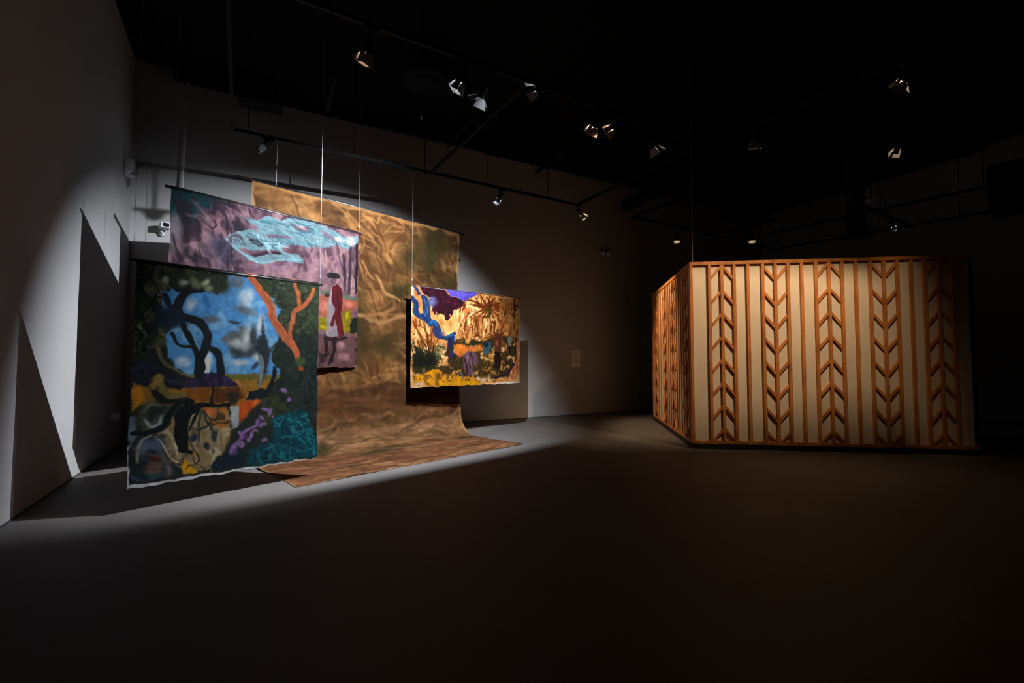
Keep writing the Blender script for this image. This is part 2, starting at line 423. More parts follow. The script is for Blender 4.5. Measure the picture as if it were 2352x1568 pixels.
PAINT_FRONT = [
 ('M',(78,80,56),48,0.55,0.12,0.8,[(0,0),(300,-2),(351,77),(258,141),(155,203),(145,322),(127,426),(-2,442)],1),
 ('M',(20,24,20),56,0.55,0.08,0.8,[(0,0),(431,-12),(418,102),(215,213),(147,381),(129,470),(-8,470)],1),
 ('S',[(92,92,66),(60,64,40),(120,118,92),(30,36,26)],90,56,12.8,60,70,0.6,[(4,10),(415,14),(384,74),(242,112),(127,220),(132,352),(5,442)]),
 ('V',(104,104,78),48,0.05,0.45,[(4,10),(415,14),(351,85),(155,203),(139,352),(-2,442)],1.6,60),
 ('V',(16,20,16),56,0.05,0.8,[(4,10),(415,14),(351,85),(155,203),(139,352),(-2,442)],1.5,40),
 ('P',(56,66,44),9.6,11.2,[(602,11),(1000,0),(1006,341),(720,297),(755,173),(672,93)]),
 ('P',(34,42,36),16,9.6,[(721,332),(1003,285),(997,789),(678,721),(699,506)]),
 ('S',[(70,80,52),(44,54,38),(84,92,66),(30,38,30)],110,36.8,11.2,0,90,0.5,[(631,12),(991,6),(999,322),(740,296),(755,173)]),
 ('S',[(26,32,30),(44,56,48),(56,64,50)],120,40,11.2,90,60,0.5,[(703,376),(989,230),(997,789),(706,680)]),
 ('P',(78,136,182),4.8,8,[(428,12),(547,10),(586,68),(668,98),(709,146),(755,166),(719,219),(745,296),(717,350),(682,375),(706,454),(748,493),(747,522),(263,510),(194,482),(152,411),(135,334),(180,280),(216,251),(120,221),(120,121),(174,111),(227,129),(335,99),(385,120),(426,77)]),
 ('M',(52,106,158),56,0.52,0.1,0.7,[(212,123),(352,109),(359,313),(231,250)],1),
 ('M',(124,168,194),64,0.5,0.12,0.75,[(157,262),(309,253),(421,182),(712,98),(721,332),(669,506),(240,508),(146,352)],1.3),
 ('D',(176,190,198),0.8,[(531,123,30.4,49.6,0),(550,105,20.8,32,20),(253,176,16,27.2,0),(354,433,17.6,35.2,0),(225,451,28.8,22.4,0),(384,82,16,16,0)]),
 ('D',(96,108,116),0.7,[(481,42,33.6,28.8,0),(535,181,48,20.8,15),(357,242,32,16,-10)]),
 ('P',(98,104,106),14.4,14.4,[(410,335),(477,291),(534,268),(595,303),(626,369),(599,421),(482,414),(445,374)]),
 ('P',(62,68,74),14.4,11.2,[(454,374),(534,396),(644,343),(666,420),(572,425),(482,432)]),
 ('D',(172,176,174),0.8,[(545,326,19.2,49.6,5),(493,356,32,19.2,0),(626,250,16,52.8,8),(609,425,20.8,24,30),(514,454,40,14.4,0)]),
 ('D',(60,66,70),0.6,[(586,311,17.6,52.8,0),(597,471,24,11.2,-50),(475,249,27.2,8,0)]),
 ('L',(210,214,206),4.8,[(330,392,24),(341,471,27.2),(334,506,24)]),
 ('L',(60,140,200),4,[(371,415,11.2),(382,471,12.8)]),
 ('P',(146,104,38),4,4.8,[(1,539),(48,543),(125,573),(220,575),(271,507),(754,520),(707,584),(646,642),(492,676),(246,661),(45,642),(2,671)]),
 ('P',(104,100,44),8,6.4,[(434,513),(754,522),(745,537),(452,544)]),
 ('M',(190,128,70),40,0.55,0.1,0.7,[(487,544),(700,532),(655,625),(507,627)],1),
 ('P',(188,128,24),8,8,[(2,569),(45,556),(54,614),(6,668)]),
 ('P',(136,82,24),4,3.2,[(239,573),(369,573),(505,574),(517,648),(372,649),(245,634)]),
 ('P',(92,52,20),8,6.4,[(378,582),(510,578),(544,637),(439,652),(384,641)]),
 ('P',(26,28,42),11.2,9.6,[(5,445),(86,452),(173,493),(220,565),(168,578),(113,536),(62,560),(1,534)]),
 ('S',[(48,56,74),(28,28,40),(60,52,74)],40,48,11.2,10,40,0.6,[(5,452),(86,456),(166,500),(197,561),(62,549),(8,530)]),
 ('V',(20,24,20),48,0.05,0.5,[(631,12),(991,6),(1011,603),(720,297),(755,173)],1.2,20),
 ('P',(150,130,96),8,8,[(104,777),(187,703),(293,679),(373,676),(485,732),(479,814),(494,864),(415,919),(367,969),(257,976),(180,904),(133,817)]),
 ('S',[(186,166,128),(120,98,66),(206,190,156),(150,110,50),(90,76,60)],70,88,12.8,70,50,0.55,[(111,778),(195,711),(373,676),(476,732),(481,863),(367,961),(256,960),(179,896)]),
 ('P',(156,100,46),9.6,8,[(385,677),(448,673),(465,772),(410,783),(375,740)]),
 ('D',(200,110,50),0.6,[(353,683,27.2,16,30)]),
 ('D',(46,52,66),0.5,[(294,815,14.4,17.6,0),(351,856,11.2,16,0),(390,813,12.8,28.8,10)]),
 ('P',(38,44,46),12.8,11.2,[(-4,766),(90,768),(134,824),(180,904),(241,958),(204,983),(16,989),(-3,922)]),
 ('L',(110,122,134),9.6,[(13,704,32),(11,739,36.8),(9,782,24)]),
 ('D',(86,92,74),0.5,[(108,690,59.2,64,0)]),
 ('D',(44,50,44),0.5,[(111,682,38.4,44.8,0)]),
 ('L',(170,176,172),4.8,[(67,708,8),(96,740,12.8),(127,735,11.2),(137,699,6.4)]),
 ('L',(110,112,90),4.8,[(59,672,9.6),(85,641,12.8),(128,647,9.6)]),
 ('D',(92,106,122),0.6,[(89,837,49.6,41.6,20),(134,824,24,35.2,0)]),
 ('D',(36,44,54),0.5,[(100,864,32,19.2,10)]),
 ('L',(146,142,126),4,[(46,893,6.4),(37,849,11.2),(57,801,11.2),(104,777,8)]),
 ('L',(128,122,106),4,[(1,823,6.4),(22,783,8),(42,767,6.4)]),
 ('D',(112,90,78),0.6,[(109,931,28.8,40,10),(159,931,24,48,-10)]),
 ('D',(90,40,30),0.6,[(118,881,20.8,11.2,30)]),
 ('L',(28,52,60),6.4,[(15,953,32),(76,962,32),(153,960,24),(151,915,16)]),
 ('P',(206,150,22),4.8,4.8,[(225,940),(258,907),(299,963),(311,978),(242,973)]),
 ('L',(60,50,36),1.6,[(122,786,3.2),(152,826,4),(168,880,3.2),(202,907,4),(225,929,4.8),(246,890,3.2),(277,886,3.2),(310,937,4),(343,961,4),(367,953,3.2)]),
 ('L',(206,196,166),3.2,[(129,805,4.8),(159,842,5.6),(179,889,4.8),(213,916,5.6)]),
 ('V',(40,40,36),64,0.035,0.7,[(111,778),(195,711),(373,676),(476,732),(481,863),(367,961),(256,960),(179,896)],1.8,75),
 ('V',(120,126,124),72,0.05,0.4,[(-3,696),(158,686),(133,794),(204,967),(16,981)],1.6,30),
 ('L',(26,30,32),4.8,[(15,761,16),(90,765,20.8),(152,745,24),(172,694,28.8),(200,651,27.2),(260,631,17.6)]),
 ('L',(26,30,34),4.8,[(83,557,24),(112,602,27.2),(163,630,28.8),(252,627,19.2)]),
 ('L',(112,106,60),4.8,[(113,514,22.4),(125,558,24),(162,604,20.8),(236,603,16)]),
 ('D',(150,126,60),0.5,[(113,532,20.8,27.2,0),(90,557,14.4,17.6,0)]),
 ('L',(104,100,66),6.4,[(108,390,14.4),(135,452,20.8),(187,493,24),(272,524,16)]),
 ('L',(34,36,32),4.8,[(92,419,17.6),(129,474,25.6),(173,500,27.2),(264,539,20.8)]),
 ('P',(50,40,68),3.2,2.4,[(214,570),(242,548),(272,530),(326,508),(366,502),(416,508),(469,534),(510,574),(369,572)]),
 ('S',[(70,56,92),(34,28,50)],16,48,11.2,80,30,0.6,[(242,554),(334,514),(417,512),(487,561)]),
 ('L',(22,24,26),1.6,[(369,572,10.4),(372,613,10.4),(369,660,12)]),
 ('L',(24,32,36),3.2,[(306,513,41.6),(308,439,38.4),(331,377,40),(330,314,36.8),(301,263,36.8),(246,243,35.2),(209,230,40),(192,194,38.4),(212,137,35.2),(226,114,32)]),
 ('L',(24,32,34),3.2,[(286,505,19.2),(290,424,20.8),(259,356,24),(227,296,25.6),(210,259,24)]),
 ('L',(30,36,30),3.2,[(255,379,12.8),(199,371,14.4),(168,321,17.6)]),
 ('L',(24,30,34),3.2,[(412,507,36.8),(396,419,32),(350,376,20.8)]),
 ('L',(24,30,34),3.2,[(216,130,27.2),(257,112,24),(315,100,22.4),(344,59,17.6)]),
 ('L',(24,30,34),3.2,[(234,115,24),(189,110,24),(148,82,20.8)]),
 ('L',(24,30,34),3.2,[(248,113,19.2),(240,56,16)]),
 ('L',(26,34,50),4.8,[(194,219,32),(155,192,27.2),(126,139,20.8)]),
 ('D',(30,42,56),0.5,[(164,240,59.2,38.4,20),(136,271,48,24,0)]),
 ('D',(44,50,36),0.5,[(195,61,48,35.2,20),(383,70,51.2,43.2,0),(293,41,32,27.2,0)]),
 ('D',(150,152,128),0.6,[(318,62,12.8,20.8,30),(129,69,12.8,19.2,0),(214,74,17.6,16,0)]),
 ('D',(110,116,90),0.6,[(267,68,19.2,32,-30),(335,91,19.2,19.2,0)]),
 ('L',(176,96,58),3.2,[(560,4,32),(616,69,40),(676,136,43.2),(705,228,41.6),(771,308,46.4),(836,373,41.6),(862,428,27.2)]),
 ('L',(150,84,56),4.8,[(633,80,11.2),(679,144,16),(702,220,12.8),(760,287,9.6)]),
 ('L',(176,96,56),3.2,[(804,316,24),(819,226,25.6),(840,164,25.6),(912,120,24),(958,26,19.2)]),
 ('L',(176,96,56),3.2,[(866,133,22.4),(855,66,22.4),(831,6,20.8)]),
 ('D',(170,70,30),0.5,[(886,485,17.6,12.8,30)]),
 ('D',(60,78,44),0.5,[(882,449,32,27.2,0)]),
 ('P',(44,50,56),9.6,6.4,[(634,212),(656,300),(690,411),(669,506),(625,590),(613,573),(639,471),(618,412),(588,370),(631,301)]),
 ('L',(112,118,112),4.8,[(626,420,20.8),(643,454,19.2),(634,531,20.8),(623,581,12.8)]),
 ('P',(22,28,32),4,3.2,[(549,647),(569,601),(616,597),(663,591),(696,549),(712,463),(729,480),(721,576),(684,618),(647,663)]),
 ('P',(156,160,162),4,3.2,[(467,673),(516,672),(527,785),(487,788),(475,732)]),
 ('P',(176,80,26),4.8,4.8,[(510,656),(581,649),(643,657),(652,687),(619,715),(570,714),(560,788),(527,783)]),
 ('D',(214,150,110),0.5,[(636,667,12.8,12.8,0)]),
 ('D',(206,100,34),0.6,[(609,674,16,24,20)]),
 ('D',(44,44,38),0.3,[(481,616,30.4,11.2,0),(483,638,20.8,27.2,0)]),
 ('P',(16,22,22),2.4,1.6,[(198,696),(223,664),(249,642),(276,655),(299,645),(323,646),(322,666),(295,691),(267,708),(261,769),(270,809),(262,857),(288,874),(284,883),(219,870),(210,833),(198,756)]),
 ('D',(16,22,22),0.2,[(262,643,17.6,17.6,0)]),
 ('L',(18,22,22),2.4,[(300,657,20.8),(372,661,16),(465,666,17.6)]),
 ('L',(24,28,28),1.6,[(316,665,11.2),(290,718,12.8),(269,778,8)]),
 ('L',(70,74,66),1.6,[(317,689,11.2),(314,759,11.2),(316,837,7.2)]),
 ('L',(60,60,48),1.6,[(325,689,9.6),(359,747,9.6),(394,813,6.4)]),
 ('P',(40,48,42),11.2,8,[(488,806),(565,713),(656,642),(782,578),(1000,603),(991,798),(714,889),(573,932),(384,971),(374,946),(448,891)]),
 ('M',(66,70,36),32,0.55,0.1,0.8,[(655,617),(815,614),(820,740),(685,885),(608,868)],1),
 ('P',(26,40,50),8,6.4,[(382,939),(491,888),(554,904),(557,980),(384,973)]),
 ('P',(14,74,84),11.2,9.6,[(709,758),(829,718),(932,734),(952,804),(995,883),(999,986),(768,992),(557,980),(582,916),(636,880),(719,889)]),
 ('S',[(24,112,116),(10,56,66),(30,128,130),(8,44,52)],120,64,8.8,30,60,0.75,[(709,758),(829,718),(932,734),(995,883),(999,977),(748,989),(575,978),(637,889),(714,889)]),
 ('S',[(30,40,36),(60,70,66),(20,26,26)],40,72,11.2,100,40,0.6,[(852,508),(1000,472),(1000,743),(882,708)]),
 ('D',(132,100,146),0.35,[(773,608,16,13.6,0),(806,659,11.2,12,0),(668,703,19.2,8,20),(692,715,8,20.8,10),(648,743,17.6,8,40),(624,768,11.2,22.4,0),(650,781,11.2,17.6,30),(670,774,8,9.6,0),(561,805,24,8.8,-30),(587,826,8,19.2,10),(540,828,12,20.8,20),(572,849,8,14.4,0),(528,812,8,11.2,0),(535,874,16,20.8,-20),(518,860,9.6,16,0),(491,888,14.4,30.4,20),(664,863,12.8,9.6,0),(713,741,6.4,7.2,0),(605,788,17.6,7.2,-20),(610,809,16,6.4,10)]),
 ('D',(92,66,110),0.4,[(641,757,6.4,12.8,0),(556,829,8,11.2,0),(500,906,9.6,16,0)]),
 ('L',(206,204,202),2.4,[(-3,1001,27.2),(183,999,17.6),(418,994,12.8),(689,995,9.6),(1000,1001,6.4)]),
 ('L',(206,204,206),2.4,[(-4,823,6.4),(0,908,11.2),(-1,1001,17.6)]),
]
PAINT_PINK = [
 ('M',(100,72,84),106.2,0.5,0.1,0.85,None,1),
 ('M',(66,46,58),61.9,0.6,0.07,0.7,[(-3,-3),(604,-5),(355,255),(348,420),(2,439)],1.5),
 ('M',(182,142,146),79.6,0.58,0.1,0.8,None,1.3),
 ('S',[(58,42,52),(84,60,72),(44,32,42)],60,168.1,26.5,62,26,0.6,[(4,32),(231,45),(251,247),(204,321),(12,400)]),
 ('S',[(172,134,138),(150,114,122)],30,106.2,26.5,62,20,0.6,[(78,91),(296,82),(276,225),(203,290),(11,393)]),
 ('L',(52,40,46),14.2,[(72,85,53.1),(68,215,44.2),(60,367,35.4)]),
 ('D',(18,70,76),0.8,[(33,75,61.9,97.3,0),(75,16,79.6,53.1,20),(51,114,70.8,53.1,0),(128,30,53.1,26.5,20)]),
 ('L',(24,60,64),12.4,[(3,6,35.4),(133,13,26.5),(243,18,17.7)]),
 ('L',(26,86,92),8.8,[(93,18,21.2),(117,56,17.7)]),
 ('D',(150,140,146),0.7,[(17,236,35.4,97.3,5)]),
 ('S',[(176,136,140),(120,92,104),(80,60,72)],70,79.6,15.9,75,35,0.5,[(268,18),(457,20),(389,64),(299,154),(223,317),(307,379),(221,428)]),
 ('D',(58,46,56),0.5,[(286,150,58.4,44.2,20)]),
 ('D',(70,66,86),0.6,[(210,296,70.8,61.9,-20)]),
 ('S',[(60,50,64),(96,88,108)],36,97.3,12.4,110,40,0.6,[(160,268),(264,260),(294,366),(208,414)]),
 ('M',(164,128,150),79.6,0.5,0.1,0.7,[(360,361),(654,276),(755,163),(781,397),(402,411)],1),
 ('V',(56,40,52),97.3,0.05,0.8,[(3,3),(387,15),(274,177),(246,280),(333,374),(12,407)],2.6,66),
 ('V',(182,144,148),106.2,0.06,0.4,[(76,46),(429,28),(322,75),(253,278),(360,385),(12,407)],2.6,66),
 ('P',(130,162,168),4.4,5.3,[(322,79),(389,69),(443,32),(493,44),(551,14),(635,0),(765,9),(843,31),(915,60),(989,18),(1000,59),(963,116),(919,145),(847,124),(771,160),(674,184),(619,181),(558,191),(515,218),(538,247),(614,249),(650,272),(641,305),(570,300),(489,305),(427,346),(359,336),(304,299),(268,267),(241,233),(250,201),(300,170),(351,141),(391,138),(350,102)]),
 ('P',(120,90,106),7.1,5.3,[(330,277),(396,262),(487,246),(524,259),(438,278),(371,311),(337,301)]),
 ('P',(72,48,62),3.5,3.5,[(357,300),(438,261),(501,247),(528,260),(446,278),(378,311)]),
 ('P',(58,44,56),4.4,4.4,[(340,194),(387,190),(419,219),(413,237),(361,229)]),
 ('D',(150,110,120),0.6,[(324,286,23,17.7,30),(377,126,26.5,15.9,20)]),
 ('P',(146,84,96),4.4,4.4,[(560,43),(606,56),(668,40),(679,71),(592,78)]),
 ('D',(206,166,160),0.5,[(629,57,30.1,8.8,5)]),
 ('L',(150,90,110),7.1,[(448,158,14.2),(505,150,19.5),(564,144,10.6)]),
 ('L',(80,130,140),7.1,[(403,77,14.2),(473,68,19.5),(531,59,12.4)]),
 ('L',(66,130,140),5.3,[(677,55,14.2),(734,59,15.9)]),
 ('S',[(154,188,192),(98,140,150),(172,200,202),(108,146,160)],50,106.2,10.6,12,14,0.6,[(336,88),(605,21),(852,38),(979,54),(900,130),(536,196),(396,246),(304,283),(263,228),(391,138)]),
 ('L',(156,190,196),4.4,[(264,244,8.8),(317,296,12.4),(386,339,12.4),(441,330,10.6),(540,290,10.6),(631,280,8.8)]),
 ('D',(226,222,228),0.7,[(862,82,35.4,19.5,10),(943,72,31.9,30.1,0)]),
 ('D',(140,110,130),0.6,[(793,71,53.1,14.2,20)]),
 ('L',(96,90,98),5.3,[(259,245,12.4),(263,212,14.2),(288,198,14.2),(311,216,12.4),(329,249,7.1)]),
 ('L',(76,70,80),4.4,[(274,249,7.1),(282,223,8.8),(302,227,7.1)]),
 ('S',[(170,160,166),(70,66,76)],16,35.4,4.4,30,50,0.8,[(250,207),(339,185),(355,238),(264,260)]),
 ('V',(70,116,132),61.9,0.03,0.7,[(322,83),(604,13),(852,38),(979,54),(900,130),(536,196),(638,279),(399,336),(264,236),(385,140)],3,14),
 ('V',(172,200,204),53.1,0.025,0.7,[(322,83),(604,13),(852,38),(979,54),(900,130),(536,196),(638,279),(399,336),(264,236),(385,140)],3,14),
 ('S',[(120,90,100),(200,164,160),(70,52,64),(150,110,130)],60,88.5,14.2,82,14,0.6,[(691,196),(981,111),(1005,438),(896,454),(761,327)]),
 ('L',(70,54,66),7.1,[(945,120,17.7),(942,274,23),(942,466,17.7)]),
 ('L',(66,50,60),7.1,[(898,188,14.2),(908,319,19.5),(914,451,12.4)]),
 ('L',(40,30,40),5.3,[(992,90,17.7),(988,265,19.5),(992,439,17.7)]),
 ('P',(112,120,104),8.8,7.1,[(751,466),(801,468),(906,471),(998,487),(990,527),(899,520),(752,493)]),
 ('P',(176,100,74),8.8,8.8,[(748,503),(811,503),(907,509),(999,511),(1001,545),(914,661),(792,654),(750,640)]),
 ('D',(210,130,112),0.6,[(772,573,44.2,35.4,0),(936,544,44.2,17.7,0)]),
 ('P',(150,136,18),7.1,7.1,[(742,650),(800,653),(796,737),(746,741)]),
 ('P',(150,132,22),8.8,8.8,[(894,606),(947,581),(968,655),(945,744),(900,757)]),
 ('D',(200,176,20),0.5,[(928,621,12.4,30.1,10),(770,720,17.7,10.6,0)]),
 ('P',(34,42,30),7.1,7.1,[(959,647),(1004,623),(1010,749),(945,753)]),
 ('P',(118,84,84),10.6,7.1,[(747,772),(883,763),(1010,768),(1007,1012),(749,1014)]),
 ('M',(58,38,44),53.1,0.52,0.08,0.85,[(748,786),(883,777),(1011,778),(1006,992),(748,996)],1),
 ('L',(130,96,50),3.5,[(909,751,7.1),(964,757,8.8),(997,789,7.1)]),
 ('L',(48,34,40),4.4,[(789,774,26.5),(792,848,23),(786,912,19.5)]),
 ('L',(44,32,36),4.4,[(844,779,30.1),(844,864,26.5),(822,967,23)]),
 ('L',(44,32,38),5.3,[(781,793,17.7),(867,806,23),(924,784,14.2)]),
 ('D',(170,126,128),0.6,[(886,843,31.9,31.9,0),(908,927,44.2,26.5,0)]),
 ('P',(158,146,150),2.7,2.7,[(817,447),(829,520),(842,593),(827,688),(860,685),(868,778),(832,788),(789,774),(789,673),(797,561),(804,495)]),
 ('P',(104,28,38),2.7,1.8,[(818,428),(858,398),(888,436),(900,501),(887,606),(908,770),(877,782),(850,657),(837,713),(818,709),(829,650),(842,593),(822,530),(815,466)]),
 ('L',(186,176,176),1.8,[(822,429,7.1),(816,494,8),(812,559,7.1)]),
 ('L',(186,176,176),1.8,[(822,429,6.2),(852,402,7.1)]),
 ('D',(122,90,104),0.3,[(829,391,23,30.1,10)]),
 ('P',(48,44,48),2.7,1.8,[(783,351),(800,331),(838,322),(871,330),(879,357),(848,369),(801,373)]),
 ('D',(90,40,52),0.4,[(792,497,19.5,12.4,0)]),
 ('L',(120,106,110),1.8,[(794,603,2.7),(819,595,3.5),(842,593,2.7)]),
 ('L',(60,16,26),2.7,[(861,459,5.3),(870,552,7.1),(869,646,5.3)]),
 ('L',(178,140,138),1.8,[(747,1007,7.1),(876,1003,8),(1002,1000,7.1)]),
]
